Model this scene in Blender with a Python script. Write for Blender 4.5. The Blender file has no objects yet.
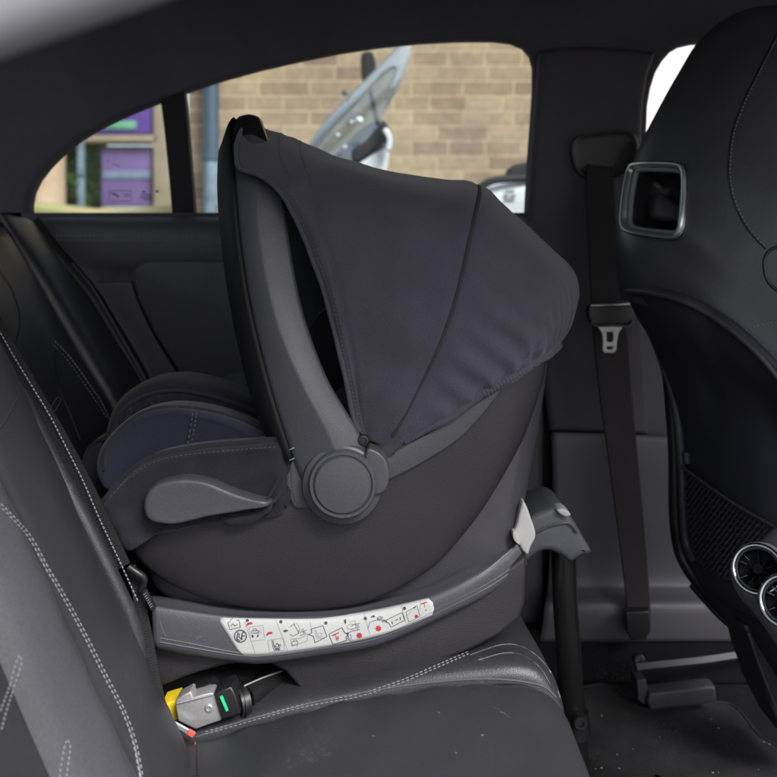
import bpy, bmesh, math, random
from mathutils import Vector, Matrix
from mathutils.bvhtree import BVHTree
random.seed(7)
F = 900.0; CX = 388.5; HY = 250.0; EYE = 1.10
CAM = Vector((0, 0, EYE))
YM = 1.20                       # mid plane of the infant carrier
scn = bpy.context.scene
COL = scn.collection

def P(px, py, d):
    return Vector(((px-CX)/F*d, d, EYE+(HY-py)/F*d))

# ------------------------------------------------------------------ materials
def nd(nt, t, **kw):
    n = nt.nodes.new(t)
    for k, v in kw.items():
        if k in n.inputs: n.inputs[k].default_value = v
        else: setattr(n, k, v)
    return n

def mat(name, col, rough=.5, bump=None, bs=300., bd=.3, var=.15, vs=6., sheen=0., metal=0., spec=.5, coat=0., rvar=.08, col2=None, dust=0., grain=.16):
    m = bpy.data.materials.new(name); m.use_nodes = True
    nt = m.node_tree; b = nt.nodes['Principled BSDF']
    b.inputs['Roughness'].default_value = rough; b.inputs['Metallic'].default_value = metal
    b.inputs['Specular IOR Level'].default_value = spec
    b.inputs['Sheen Weight'].default_value = sheen; b.inputs['Sheen Roughness'].default_value = .5
    b.inputs['Coat Weight'].default_value = coat
    tc = nt.nodes.new('ShaderNodeTexCoord'); L = nt.links.new
    n = nd(nt, 'ShaderNodeTexNoise', Scale=vs, Detail=5., Roughness=.6); L(tc.outputs['Object'], n.inputs['Vector'])
    r = nt.nodes.new('ShaderNodeValToRGB')
    r.color_ramp.elements[0].position = .3; r.color_ramp.elements[1].position = .7
    c1 = [c*(1-var) for c in col]; c2 = [min(1, c*(1+var)) for c in (col2 or col)]
    r.color_ramp.elements[0].color = (*c1, 1); r.color_ramp.elements[1].color = (*c2, 1)
    L(n.outputs['Fac'], r.inputs['Fac'])
    src = r.outputs['Color']
    if dust > 0:
        n3 = nd(nt, 'ShaderNodeTexNoise', Scale=190., Detail=2.); L(tc.outputs['Object'], n3.inputs['Vector'])
        n4 = nd(nt, 'ShaderNodeTexNoise', Scale=9., Detail=2.); L(tc.outputs['Object'], n4.inputs['Vector'])
        mm = nd(nt, 'ShaderNodeMath', operation='MULTIPLY'); L(n3.outputs['Fac'], mm.inputs[0]); L(n4.outputs['Fac'], mm.inputs[1])
        rr = nt.nodes.new('ShaderNodeValToRGB'); rr.color_ramp.elements[0].position = .37; rr.color_ramp.elements[1].position = .47
        L(mm.outputs[0], rr.inputs['Fac'])
        mk = nd(nt, 'ShaderNodeMath', operation='MULTIPLY'); mk.inputs[1].default_value = dust; L(rr.outputs['Color'], mk.inputs[0])
        mx = nt.nodes.new('ShaderNodeMix'); mx.data_type = 'RGBA'
        L(mk.outputs[0], mx.inputs['Factor']); L(src, mx.inputs['A']); mx.inputs['B'].default_value = (.3, .28, .25, 1)
        src = mx.outputs['Result']
    if bump:
        fg = nd(nt, 'ShaderNodeTexNoise', Scale={'leather': 420., 'noise': 620., 'weave': 600., 'bands': 500.}[bump], Detail=3., Roughness=.7)
        L(tc.outputs['Object'], fg.inputs['Vector'])
        fr_ = nd(nt, 'ShaderNodeMapRange'); fr_.inputs['From Min'].default_value = .3; fr_.inputs['From Max'].default_value = .7
        fr_.inputs['To Min'].default_value = 1-grain; fr_.inputs['To Max'].default_value = 1+grain; L(fg.outputs['Fac'], fr_.inputs['Value'])
        gm = nd(nt, 'ShaderNodeVectorMath', operation='SCALE'); L(src, gm.inputs[0]); L(fr_.outputs['Result'], gm.inputs['Scale']); src = gm.outputs[0]
    L(src, b.inputs['Base Color'])
    n2 = nd(nt, 'ShaderNodeTexNoise', Scale=vs*3, Detail=4.); L(tc.outputs['Object'], n2.inputs['Vector'])
    mr = nd(nt, 'ShaderNodeMapRange'); mr.inputs['To Min'].default_value = max(0, rough-rvar); mr.inputs['To Max'].default_value = min(1, rough+rvar)
    L(n2.outputs['Fac'], mr.inputs['Value']); L(mr.outputs['Result'], b.inputs['Roughness'])
    if bump:
        bp = nd(nt, 'ShaderNodeBump', Strength=bd, Distance=.001)
        if bump == 'leather':
            v = nd(nt, 'ShaderNodeTexVoronoi', Scale=bs); v.feature = 'DISTANCE_TO_EDGE'; L(tc.outputs['Object'], v.inputs['Vector'])
            v2 = nd(nt, 'ShaderNodeTexNoise', Scale=14., Detail=3.); L(tc.outputs['Object'], v2.inputs['Vector'])
            mrr = nd(nt, 'ShaderNodeMapRange'); mrr.inputs['From Max'].default_value = .25; L(v.outputs['Distance'], mrr.inputs['Value'])
            ad = nd(nt, 'ShaderNodeMath', operation='MULTIPLY_ADD'); ad.inputs[1].default_value = 3.0
            L(v2.outputs['Fac'], ad.inputs[0]); L(mrr.outputs['Result'], ad.inputs[2]); L(ad.outputs[0], bp.inputs['Height'])
        elif bump == 'noise':
            v = nd(nt, 'ShaderNodeTexNoise', Scale=bs, Detail=4.); L(tc.outputs['Object'], v.inputs['Vector']); L(v.outputs['Fac'], bp.inputs['Height'])
        elif bump == 'weave':
            w1 = nd(nt, 'ShaderNodeTexWave', Scale=bs); w1.bands_direction = 'X'
            w2 = nd(nt, 'ShaderNodeTexWave', Scale=bs); w2.bands_direction = 'Z'
            nz = nd(nt, 'ShaderNodeTexNoise', Scale=22., Detail=4.); L(tc.outputs['Object'], nz.inputs['Vector'])
            for w in (w1, w2): L(tc.outputs['Object'], w.inputs['Vector'])
            a = nd(nt, 'ShaderNodeMath', operation='ADD'); L(w1.outputs['Fac'], a.inputs[0]); L(w2.outputs['Fac'], a.inputs[1])
            ad = nd(nt, 'ShaderNodeMath', operation='MULTIPLY_ADD'); ad.inputs[1].default_value = 5.0
            L(nz.outputs['Fac'], ad.inputs[0]); L(a.outputs[0], ad.inputs[2]); L(ad.outputs[0], bp.inputs['Height'])
        elif bump == 'bands':
            w2 = nd(nt, 'ShaderNodeTexWave', Scale=bs); w2.bands_direction = 'Z'
            L(tc.outputs['Object'], w2.inputs['Vector']); L(w2.outputs['Fac'], bp.inputs['Height'])
        L(bp.outputs['Normal'], b.inputs['Normal'])
    return m

M = {}
M['leather'] = mat('leather', (.025, .025, .030), .43, 'leather', 480, .15, dust=.08)
M['leather_dark'] = mat('leather_dark', (.023, .023, .028), .36, 'leather', 480, .14)
M['door_soft'] = mat('door_soft', (.050, .049, .060), .5, 'leather', 500, .2)
M['lining'] = mat('lining', (.056, .053, .068), .95, 'noise', 700, .4)
M['pillar'] = mat('pillar', (.046, .042, .050), .8, 'noise', 700, .3)
M['pillar_low'] = mat('pillar_low', (.060, .058, .071), .5, 'noise', 700, .3)
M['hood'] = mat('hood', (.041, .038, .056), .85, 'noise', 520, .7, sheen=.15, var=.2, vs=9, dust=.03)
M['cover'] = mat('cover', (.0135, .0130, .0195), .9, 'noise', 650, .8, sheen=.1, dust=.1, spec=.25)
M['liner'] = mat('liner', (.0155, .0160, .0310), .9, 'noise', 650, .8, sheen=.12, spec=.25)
M['plastic'] = mat('plastic', (.052, .053, .063), .42, 'noise', 700, .25, var=.08, dust=.08)
M['shell'] = mat('shell', (.0185, .0168, .0225), .45, 'noise', 700, .3, var=.1)
M['shell_mid'] = mat('shell_mid', (.038, .036, .046), .47, 'noise', 700, .3, var=.08)
M['base_low'] = mat('base_low', (.0165, .015, .018), .6, 'noise', 700, .4, var=.12)
M['black'] = mat('black', (.012, .012, .014), .4, None)
M['rubber'] = mat('rubber', (.008, .008, .010), .65, None, spec=.25)
M['gloss'] = mat('gloss', (.010, .010, .010), .22, None, spec=.7)
M['belt'] = mat('belt', (.014, .014, .016), .6, 'bands', 190, .8, spec=.3)
M['belt_far'] = mat('belt_far', (.022, .019, .021), .75, 'bands', 140, .5, spec=.2)
M['thread'] = mat('thread', (.20, .20, .22), .8, None)
M['thread_dark'] = mat('thread_dark', (.07, .07, .08), .8, None)
M['thread_mid'] = mat('thread_mid', (.20, .20, .225), .8, None)
M['chrome'] = mat('chrome', (.42, .44, .46), .10, None, metal=1.)
M['satin'] = mat('satin', (.50, .56, .56), .35, None, metal=1.)
M['steel'] = mat('steel', (.42, .42, .43), .42, 'noise', 300, .1, metal=.6)
M['white_plastic'] = mat('white_plastic', (.38, .38, .375), .45, None)
M['sticker'] = mat('sticker', (.38, .39, .385), .45, None, var=.03)
M['ink'] = mat('ink', (.03, .03, .04), .6, None)
M['ink_grey'] = mat('ink_grey', (.22, .22, .24), .6, None)
M['red'] = mat('red', (.36, .012, .02), .6, None)
M['orange_red'] = mat('orange_red', (.62, .09, .06), .6, None)
M['yellow'] = mat('yellow', (.80, .58, .02), .5, None)
M['green'] = mat('green', (.02, .50, .20), .5, None)
M['carpet'] = mat('carpet', (.009, .0085, .010), .98, 'noise', 400, 1., dust=.05, spec=.08)
M['mat_carpet'] = mat('mat_carpet', (.026, .025, .027), .98, 'noise', 400, 1., var=.35, vs=14, dust=.2, spec=.1)
M['crumb'] = mat('crumb', (.24, .20, .15), .8, None)
M['net'] = mat('net', (.055, .047, .050), .8, None, spec=.3)
M['panel'] = mat('panel', (.025, .025, .037), .6, 'noise', 1500, .2)
M['rail'] = mat('rail', (.045, .045, .055), .45, None)
M['pipe'] = mat('pipe', (.028, .055, .085), .4, None, vs=3)
M['pipe_pale'] = mat('pipe_pale', (.10, .145, .19), .5, None, vs=14, var=.5)
M['purple'] = mat('purple', (.075, .035, .22), .5, None)
M['purple_pale'] = mat('purple_pale', (.10, .062, .19), .5, None)
M['mint'] = mat('mint', (.09, .26, .16), .5, None)
M['beige'] = mat('beige', (.20, .17, .125), .7, None)
M['bark'] = mat('bark', (.32, .24, .17), .9, 'noise', 30, 1.)
M['leaf'] = mat('leaf', (.07, .14, .025), .6, None, var=.5)
M['asphalt'] = mat('asphalt', (.10, .10, .10), .9, 'noise', 60, .6)
M['bank'] = mat('bank', (.17, .21, .07), .95, 'noise', 20, 1., col2=(.30, .24, .14), vs=2.)
M['render'] = mat('render', (.62, .58, .54), .9, 'noise', 40, .4)
M['bike_white'] = mat('bike_white', (.46, .49, .53), .3, None)
M['bike_silver'] = mat('bike_silver', (.45, .52, .60), .3, None, metal=.4)
M['car_silver'] = mat('car_silver', (.28, .28, .31), .4, None, metal=.2)
M['coping'] = mat('coping', (.05, .05, .055), .5, None)

M['leather_side'] = mat('leather_side', (.030, .030, .037), .40, 'leather', 480, .12)
M['hood_trim'] = mat('hood_trim', (.022, .019, .026), .85, None)
M['rimgrey'] = mat('rimgrey', (.052, .052, .063), .5, 'noise', 700, .25, var=.08, dust=.05)
M['lug'] = mat('lug', (.078, .082, .096), .5, 'noise', 700, .2, var=.08, dust=.1)
M['bezel'] = mat('bezel', (.035, .032, .034), .5, None)
M['leather_front'] = mat('leather_front', (.056, .055, .062), .36, 'leather', 520, .07)
M['frame'] = mat('frame', (.40, .42, .41), .30, None, metal=.8)
M['glint_dark'] = mat('glint_dark', (.020, .020, .026), .2, None, spec=.5)
M['console'] = mat('console', (.15, .145, .165), .45, 'leather', 450, .2)
M['frame_dark'] = mat('frame_dark', (.15, .17, .165), .4, None)
M['pad'] = mat('pad', (.050, .046, .050), .45, None)
M['vent_black'] = mat('vent_black', (.004, .004, .006), .25, None, spec=.04)
M['screen_edge'] = mat('screen_edge', (.42, .45, .50), .35, None)
M['cowl'] = mat('cowl', (.10, .14, .19), .25, None)
def brick_mat():
    m = bpy.data.materials.new('brick'); m.use_nodes = True
    nt = m.node_tree; L = nt.links.new; b = nt.nodes['Principled BSDF']; b.inputs['Roughness'].default_value = .9
    tc = nt.nodes.new('ShaderNodeTexCoord'); mp = nt.nodes.new('ShaderNodeMapping')
    mp.inputs['Rotation'].default_value = (math.radians(-90), 0, 0)
    L(tc.outputs['Object'], mp.inputs['Vector'])
    nz = nd(nt, 'ShaderNodeTexNoise', Scale=9., Detail=4.); L(tc.outputs['Object'], nz.inputs['Vector'])
    va = nd(nt, 'ShaderNodeVectorMath', operation='MULTIPLY_ADD'); va.inputs[1].default_value = (.006, .006, .006)
    L(nz.outputs['Color'], va.inputs[0]); L(mp.outputs['Vector'], va.inputs[2])
    def br(c1, c2, mo, off):
        t = nd(nt, 'ShaderNodeTexBrick', Scale=1.)
        t.inputs['Color1'].default_value = (*c1, 1); t.inputs['Color2'].default_value = (*c2, 1); t.inputs['Mortar'].default_value = (*mo, 1)
        t.inputs['Mortar Size'].default_value = .0065; t.inputs['Mortar Smooth'].default_value = .3
        t.inputs['Brick Width'].default_value = .255; t.inputs['Row Height'].default_value = .075
        t.inputs['Bias'].default_value = off
        t.offset = .5; t.squash = .72; t.squash_frequency = 3
        L(va.outputs[0], t.inputs['Vector']); return t
    t1 = br((.285, .225, .150), (.180, .128, .090), (.320, .265, .180), 0.)
    n1 = nd(nt, 'ShaderNodeTexNoise', Scale=26., Detail=6., Roughness=.7); L(tc.outputs['Object'], n1.inputs['Vector'])
    mx = nt.nodes.new('ShaderNodeMix'); mx.data_type = 'RGBA'; mx.blend_type = 'OVERLAY'; mx.inputs['Factor'].default_value = .55
    L(t1.outputs['Color'], mx.inputs['A']); L(n1.outputs['Fac'], mx.inputs['B'])
    n5 = nd(nt, 'ShaderNodeTexNoise', Scale=2.6, Detail=2.); L(tc.outputs['Object'], n5.inputs['Vector'])
    mx2 = nt.nodes.new('ShaderNodeMix'); mx2.data_type = 'RGBA'; mx2.blend_type = 'MULTIPLY'
    rp = nt.nodes.new('ShaderNodeValToRGB'); rp.color_ramp.elements[0].position = .35; rp.color_ramp.elements[1].position = .65
    rp.color_ramp.elements[0].color = (.78, .76, .80, 1); rp.color_ramp.elements[1].color = (1, 1, .95, 1)
    L(n5.outputs['Fac'], rp.inputs['Fac']); mx2.inputs['Factor'].default_value = 1.
    L(mx.outputs['Result'], mx2.inputs['A']); L(rp.outputs['Color'], mx2.inputs['B'])
    L(mx2.outputs['Result'], b.inputs['Base Color'])
    bp = nd(nt, 'ShaderNodeBump', Strength=.6, Distance=.008); bp.invert = True
    L(t1.outputs['Fac'], bp.inputs['Height']); L(bp.outputs['Normal'], b.inputs['Normal'])
    return m
M['brick'] = brick_mat()

def glass_mat(name, tint, k, rough=.02):
    m = bpy.data.materials.new(name); m.use_nodes = True
    nt = m.node_tree; nt.nodes.clear(); L = nt.links.new
    o = nt.nodes.new('ShaderNodeOutputMaterial'); t = nt.nodes.new('ShaderNodeBsdfTransparent'); t.inputs['Color'].default_value = (*tint, 1)
    g = nt.nodes.new('ShaderNodeBsdfGlossy'); g.inputs['Roughness'].default_value = rough; g.inputs['Color'].default_value = (.9, .95, 1, 1)
    f = nt.nodes.new('ShaderNodeFresnel'); f.inputs['IOR'].default_value = 1.45
    ml = nd(nt, 'ShaderNodeMath', operation='MULTIPLY'); ml.inputs[1].default_value = k; L(f.outputs[0], ml.inputs[0])
    x = nt.nodes.new('ShaderNodeMixShader'); L(ml.outputs[0], x.inputs['Fac']); L(t.outputs[0], x.inputs[1]); L(g.outputs[0], x.inputs[2]); L(x.outputs[0], o.inputs['Surface'])
    return m
M['glass'] = glass_mat('glass', (.93, .95, .93), .3)
M['screen_band'] = glass_mat('screen_band', (.50, .55, .60), 9., .25)
M['screen'] = glass_mat('screen', (.62, .68, .74), 2.6, .12)

# ------------------------------------------------------------------ object helpers
def props(o, label=None, cat=None, group=None, kind=None):
    if label: o['label'] = label
    if cat: o['category'] = cat
    if group: o['group'] = group
    if kind: o['kind'] = kind
    return o
def thing(name, loc, label, cat, group=None, kind=None):
    o = bpy.data.objects.new(name, None); COL.objects.link(o); o.location = loc; o.empty_display_size = .05
    return props(o, label, cat, group, kind)
def root_loc(o):
    v = Vector((0, 0, 0))
    while o is not None: v += Vector(o.location); o = o.parent
    return v
WORLD = {}
def obj(name, vs, fs, m, parent=None, smooth=True, ang=40, solid=None, label=None, bake_key=None, flip_check=False):
    vs = [Vector(v) for v in vs]
    if parent is None:
        xs = [v.x for v in vs]; ys = [v.y for v in vs]; zs = [v.z for v in vs]
        org = Vector(((min(xs)+max(xs))/2, (min(ys)+max(ys))/2, min(zs))); loc = org
    else:
        org = root_loc(parent); loc = Vector((0, 0, 0))
    me = bpy.data.meshes.new(name)
    me.from_pydata([v-org for v in vs], [], fs); me.validate(); me.update()
    if smooth:
        for p in me.polygons: p.use_smooth = True
        if ang < 180: me.set_sharp_from_angle(angle=math.radians(ang))
    me.materials.append(m)
    o = bpy.data.objects.new(name, me); COL.objects.link(o); o.location = loc
    if parent: o.parent = parent
    if solid:
        s = o.modifiers.new('thick', 'SOLIDIFY'); s.thickness = solid; s.offset = -1
    if label: o['label'] = label
    if bake_key: WORLD[bake_key] = BVHTree.FromPolygons([tuple(v) for v in vs], fs)
    return o
def ray(px, py, keys):
    d = (P(px, py, 1.)-CAM).normalized(); best = None
    for k in keys:
        h = WORLD[k].ray_cast(CAM, d)
        if h[0] is not None and (best is None or h[3] < best[3]): best = h
    if best is None: return None
    n = best[1]
    if n.dot(d) > 0: n = -n
    return best[0], n
def cr(pts, n, closed=False):
    """Catmull-Rom resample of tuples, evenly by chord length"""
    pts = [Vector(p) for p in pts]; N = len(pts)
    if N == 2 and not closed: return [pts[0].lerp(pts[1], i/(n-1)) for i in range(n)]
    segs = N if closed else N-1; dense = []
    for i in range(segs):
        g = lambda k: pts[k % N] if closed else pts[max(0, min(N-1, k))]
        p0, p1, p2, p3 = g(i-1), g(i), g(i+1), g(i+2)
        if not closed:
            if i == 0: p0 = p1*2-p2
            if i == segs-1: p3 = p2*2-p1
        for j in range(12):
            t = j/12
            dense.append(.5*((2*p1)+(p2-p0)*t+(2*p0-5*p1+4*p2-p3)*t*t+(3*p1-p0-3*p2+p3)*t**3))
    dense.append(pts[0].copy() if closed else pts[-1].copy())
    acc = [0.]
    for a, b in zip(dense, dense[1:]): acc.append(acc[-1]+(b-a).length)
    tot = acc[-1]; out = []; k = 0; cnt = n if closed else n-1
    for i in range(n):
        s = tot*i/cnt
        while k < len(acc)-2 and acc[k+1] < s: k += 1
        f = (s-acc[k])/max(1e-12, acc[k+1]-acc[k]); out.append(dense[k].lerp(dense[k+1], min(1, f)))
    return out
def crs(rows, k):
    """interpolate between rows (lists of Vectors of equal length) with k steps"""
    out = []; N = len(rows)
    for i in range(N-1):
        for j in range(k):
            t = j/k; r = []
            for c in range(len(rows[0])):
                p1 = rows[i][c]; p2 = rows[i+1][c]
                p0 = rows[i-1][c] if i > 0 else p1*2-p2
                p3 = rows[i+2][c] if i < N-2 else p2*2-p1
                r.append(.5*((2*p1)+(p2-p0)*t+(2*p0-5*p1+4*p2-p3)*t*t+(3*p1-p0-3*p2+p3)*t**3))
            out.append(r)
    out.append(list(rows[-1])); return out
def inpoly(x, y, poly):
    c = False; j = len(poly)-1
    for i in range(len(poly)):
        xi, yi = poly[i][0], poly[i][1]; xj, yj = poly[j][0], poly[j][1]
        if (yi > y) != (yj > y) and x < (xj-xi)*(y-yi)/(yj-yi)+xi: c = not c
        j = i
    return c
def topx(v):
    return CX+v.x/v.y*F, HY-(v.z-EYE)/v.y*F
def grid(name, rows, n, k, m, parent=None, solid=.004, key=None, fn=None, cut=None, world=False, label=None, ang=180, wrap=False):
    """rows of (px,py,d) control points -> smooth sheet with real thickness"""
    R = [[(Vector(q) if world else P(*q)) for q in r] for r in rows]
    R = [cr(r, n) for r in R]; G = crs(R, k)
    if fn: G = [[fn(p, i/(len(G)-1), j/(n-1)) for j, p in enumerate(r)] for i, r in enumerate(G)]
    vs = [p for r in G for p in r]; h = len(G)
    fs = [(i*n+j, i*n+j+1, (i+1)*n+j+1, (i+1)*n+j) for i in range(h-1) for j in range(n-1)]
    c = Vector((0, 0, 0)); s = 0
    for f in fs:
        a = vs[f[0]]; s += (vs[f[1]]-a).cross(vs[f[2]]-a).dot(CAM-a)
    if s < 0: fs = [tuple(reversed(f)) for f in fs]
    if key: WORLD[key] = BVHTree.FromPolygons([tuple(v) for v in vs], fs)
    if cut:
        keep = []
        for f in fs:
            cc = sum((vs[i] for i in f), Vector())/4
            if not inpoly(*topx(cc), cut): keep.append(f)
        fs = keep
    o = obj(name, vs, fs, m, parent, True, ang, solid, label); return o, G
def curve_mesh(outs, ext, bevel, res=3):
    c = bpy.data.curves.new('t', 'CURVE'); c.dimensions = '2D'; c.fill_mode = 'BOTH'
    c.extrude = max(1e-4, ext); c.bevel_depth = bevel; c.bevel_resolution = res; c.offset = -bevel
    for o_ in outs:
        s = c.splines.new('POLY'); s.points.add(len(o_)-1); s.use_cyclic_u = True
        for p, q in zip(s.points, o_): p.co = (q[0], q[1], 0, 1)
    ob = bpy.data.objects.new('t', c); COL.objects.link(ob)
    dg = bpy.context.evaluated_depsgraph_get(); me = bpy.data.meshes.new_from_object(ob.evaluated_get(dg))
    bm = bmesh.new(); bm.from_mesh(me); bmesh.ops.remove_doubles(bm, verts=bm.verts, dist=1e-6)
    vs = [v.co.copy() for v in bm.verts]; fs = [tuple(v.index for v in f.verts) for f in bm.faces]
    bm.free(); bpy.data.objects.remove(ob); bpy.data.curves.remove(c); bpy.data.meshes.remove(me)
    return vs, fs
def prism(name, outs, d0, d1, m, parent=None, bevel=.003, sm=True, n=None, fn=None, key=None, label=None, res=3):
    """outline traced at distance d0, extruded straight back to d1, rounded edges"""
    if not isinstance(outs[0][0], (tuple, list, Vector)): outs = [outs]
    O = []
    for o_ in outs:
        w = [P(q[0], q[1], d0) for q in o_]; w = [(q.x, q.z, 0) for q in w]
        if sm: w = cr(w, n or max(24, 6*len(w)), True)
        O.append(w)
    vs, fs = curve_mesh(O, (d1-d0)/2-bevel, bevel, res); yc = (d0+d1)/2
    vs = [Vector((v.x, yc-v.z, v.y)) for v in vs]
    if fn: vs = [fn(v) for v in vs]
    return obj(name, vs, fs, m, parent, True, 42, None, label, key)
def pillow(name, outline, ctr, rings, m, parent=None, n=64, sm=True, key=None, fn=None, label=None, ref=None):
    """closed body: the same outline at several distances, shrunk towards ctr by s"""
    dref = ref or max(rings, key=lambda r: r[1])[0]
    w = [P(q[0], q[1], dref) for q in outline]; c = P(ctr[0], ctr[1], dref)
    w = cr(w, n, True) if sm else w; n = len(w); vs = []
    R = crs([[Vector((c.x+(q.x-c.x)*s, d, c.z+(q.z-c.z)*s)) for q in w] for d, s in rings], 3)
    for r in R: vs += r
    fs = [(i*n+j, (i+1)*n+j, (i+1)*n+(j+1) % n, i*n+(j+1) % n) for i in range(len(R)-1) for j in range(n)]
    c0 = len(vs); vs.append(sum(R[0], Vector())/n); vs.append(sum(R[-1], Vector())/n); b = (len(R)-1)*n
    for j in range(n):
        fs.append((c0, j, (j+1) % n)); fs.append((c0+1, b+(j+1) % n, b+j))
    if fn: vs = [fn(v) for v in vs]
    me_area = 0
    o = obj(name, vs, fs, m, parent, True, 180, None, label, key)
    bm = bmesh.new(); bm.from_mesh(o.data); bmesh.ops.recalc_face_normals(bm, faces=bm.faces); bm.to_mesh(o.data); bm.free()
    for p in o.data.polygons: p.use_smooth = True
    return o
def tube_geo(pts, r, sides=8, closed=False, flat=1., up=None):
    pts = [Vector(p) for p in pts]; N = len(pts); vs = []; fs = []; u = None
    for i, p in enumerate(pts):
        a = pts[(i-1) % N] if (closed or i > 0) else p; b = pts[(i+1) % N] if (closed or i < N-1) else p
        t = (b-a).normalized()
        if u is None:
            u = Vector(up) if up else (Vector((0, -1, 0)) if abs(t.y) < .9 else Vector((0, 0, 1)))
        if up: u = Vector(up)
        u = (u-t*u.dot(t)).normalized(); w = t.cross(u)
        ri = r[i] if isinstance(r, (list, tuple)) else r
        for k in range(sides):
            an = 2*math.pi*k/sides; vs.append(p+u*math.cos(an)*ri*flat+w*math.sin(an)*ri)
    for i in range(N if closed else N-1):
        for k in range(sides):
            a = i*sides+k; b = i*sides+(k+1) % sides; c = ((i+1) % N)*sides+(k+1) % sides; d = ((i+1) % N)*sides+k
            fs.append((a, b, c, d))
    if not closed:
        fs.append(tuple(reversed(range(sides)))); fs.append(tuple(range((N-1)*sides, N*sides)))
    return vs, fs
def merge(geos):
    V = []; Fs = []
    for vs, fs in geos:
        o = len(V); V += vs; Fs += [tuple(i+o for i in f) for f in fs]
    return V, Fs
def tube(name, pts, r, m, parent=None, sides=10, closed=False, flat=1., up=None, n=None, label=None, ang=50):
    if n: pts = cr(pts, n, closed)
    vs, fs = tube_geo(pts, r, sides, closed, flat, up); return obj(name, vs, fs, m, parent, True, ang, None, label)
def onsurf(path, keys, off=.0, n=60, closed=False):
    out = []
    for q in cr([(a[0], a[1], 0) for a in path], n, closed):
        h = ray(q.x, q.y, keys)
        if h: out.append((h[0]+h[1]*off, h[1]))
    return out
def stitch(name, path, keys, m, parent, ln=.0042, gap=.0022, r=.0007, off=.0004, n=140):
    pts = [p for p, _ in onsurf(path, keys, off, n)]
    if len(pts) < 3: return None
    acc = [0.]
    for a, b in zip(pts, pts[1:]): acc.append(acc[-1]+(b-a).length)
    def at(s):
        for k in range(len(acc)-1):
            if acc[k+1] >= s: return pts[k].lerp(pts[k+1], (s-acc[k])/max(1e-9, acc[k+1]-acc[k]))
        return pts[-1]
    g = []; s = 0
    while s+ln < acc[-1]:
        a, c = at(s), at(s+ln); b = a.lerp(c, .5)
        if (c-a).length > 1e-5 and (c-a).length < ln*1.5:
            g.append(tube_geo([a, a.lerp(c, .2), b, a.lerp(c, .8), c], [r*.35, r, r*1.1, r, r*.35], 5))
        s += ln+gap
    if not g: return None
    vs, fs = merge(g); return obj(name, vs, fs, m, parent, True, 180)
def ribbon(name, pts, width, thick, m, parent=None, wdir=None, n=40, label=None):
    """flat webbing: pts = [(centre Vector)], wdir = list of width directions"""
    C = cr(pts, n); 
    if wdir is None: W = [Vector((1, 0, 0))]*n
    elif isinstance(wdir, list): W = cr(wdir, n)
    else: W = [Vector(wdir)]*n
    Wd = cr([(w, 0, 0) for w in width], n) if isinstance(width, list) else [Vector((width, 0, 0))]*n
    vs = []; fs = []
    for i in range(n):
        t = (C[min(n-1, i+1)]-C[max(0, i-1)]).normalized(); w = W[i]; w = (w-t*w.dot(t)).normalized(); nn = t.cross(w)
        h = Wd[i].x/2; e = thick/2
        prof = [(-h, 0), (-h*.93, e), (-h*.4, e*1.1), (h*.4, e*1.1), (h*.93, e), (h, 0), (h*.93, -e), (-h*.93, -e)]
        for a, b in prof: vs.append(C[i]+w*a+nn*b)
    K = 8
    for i in range(n-1):
        for k in range(K): fs.append((i*K+k, i*K+(k+1) % K, (i+1)*K+(k+1) % K, (i+1)*K+k))
    fs.append(tuple(range(K))); fs.append(tuple(range((n-1)*K, n*K)))
    return obj(name, vs, fs, m, parent, True, 35, None, label)
def disc_geo(c, nrm, prof, sides=48, ax=None, ring=False):
    """lathe round axis nrm: prof = [(radius, height along nrm)]"""
    nrm = Vector(nrm).normalized(); a = Vector(ax) if ax else (Vector((0, 0, 1)) if abs(nrm.z) < .9 else Vector((1, 0, 0)))
    a = (a-nrm*a.dot(nrm)).normalized(); b = nrm.cross(a); vs = []; fs = []
    for r, h in prof:
        for k in range(sides):
            t = 2*math.pi*k/sides; vs.append(c+nrm*h+a*math.cos(t)*r+b*math.sin(t)*r)
    for i in range(len(prof)-1):
        for k in range(sides): fs.append((i*sides+k, i*sides+(k+1) % sides, (i+1)*sides+(k+1) % sides, (i+1)*sides+k))
    if not ring: fs.append(tuple(reversed(range(sides)))); fs.append(tuple(range((len(prof)-1)*sides, len(prof)*sides)))
    return vs, fs
def disc(name, c, nrm, prof, m, parent=None, sides=48, label=None, ang=35, ring=False):
    vs, fs = disc_geo(c, nrm, prof, sides, None, ring); return obj(name, vs, fs, m, parent, True, ang, None, label)
def boxg(c, s, rot=None):
    vs = [Vector((x*s[0]/2, y*s[1]/2, z*s[2]/2)) for x in (-1, 1) for y in (-1, 1) for z in (-1, 1)]
    if rot: vs = [rot @ v for v in vs]
    vs = [v+Vector(c) for v in vs]
    return vs, [(0, 1, 3, 2), (4, 6, 7, 5), (0, 4, 5, 1), (2, 3, 7, 6), (0, 2, 6, 4), (1, 5, 7, 3)]
def box(name, c, s, m, parent=None, rot=None, bevel=0., label=None):
    vs, fs = boxg(c, s, rot); o = obj(name, vs, fs, m, parent, False, 40, None, label)
    if bevel:
        bm = bmesh.new(); bm.from_mesh(o.data); bmesh.ops.bevel(bm, geom=bm.edges[:], offset=bevel, segments=3, affect='EDGES', profile=.5)
        bmesh.ops.recalc_face_normals(bm, faces=bm.faces); bm.to_mesh(o.data); bm.free()
        for p in o.data.polygons: p.use_smooth = True
        o.data.set_sharp_from_angle(angle=math.radians(50))
    return o
def mirror_y(v): return Vector((v.x, 2*YM-v.y, v.z))

# ================================================================== INFANT CARRIER
car = thing('infant_carrier', P(330, 603, 1.2), 'dark grey infant car seat with large hood and carry handle, clicked onto its base', 'infant car seat')

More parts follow.
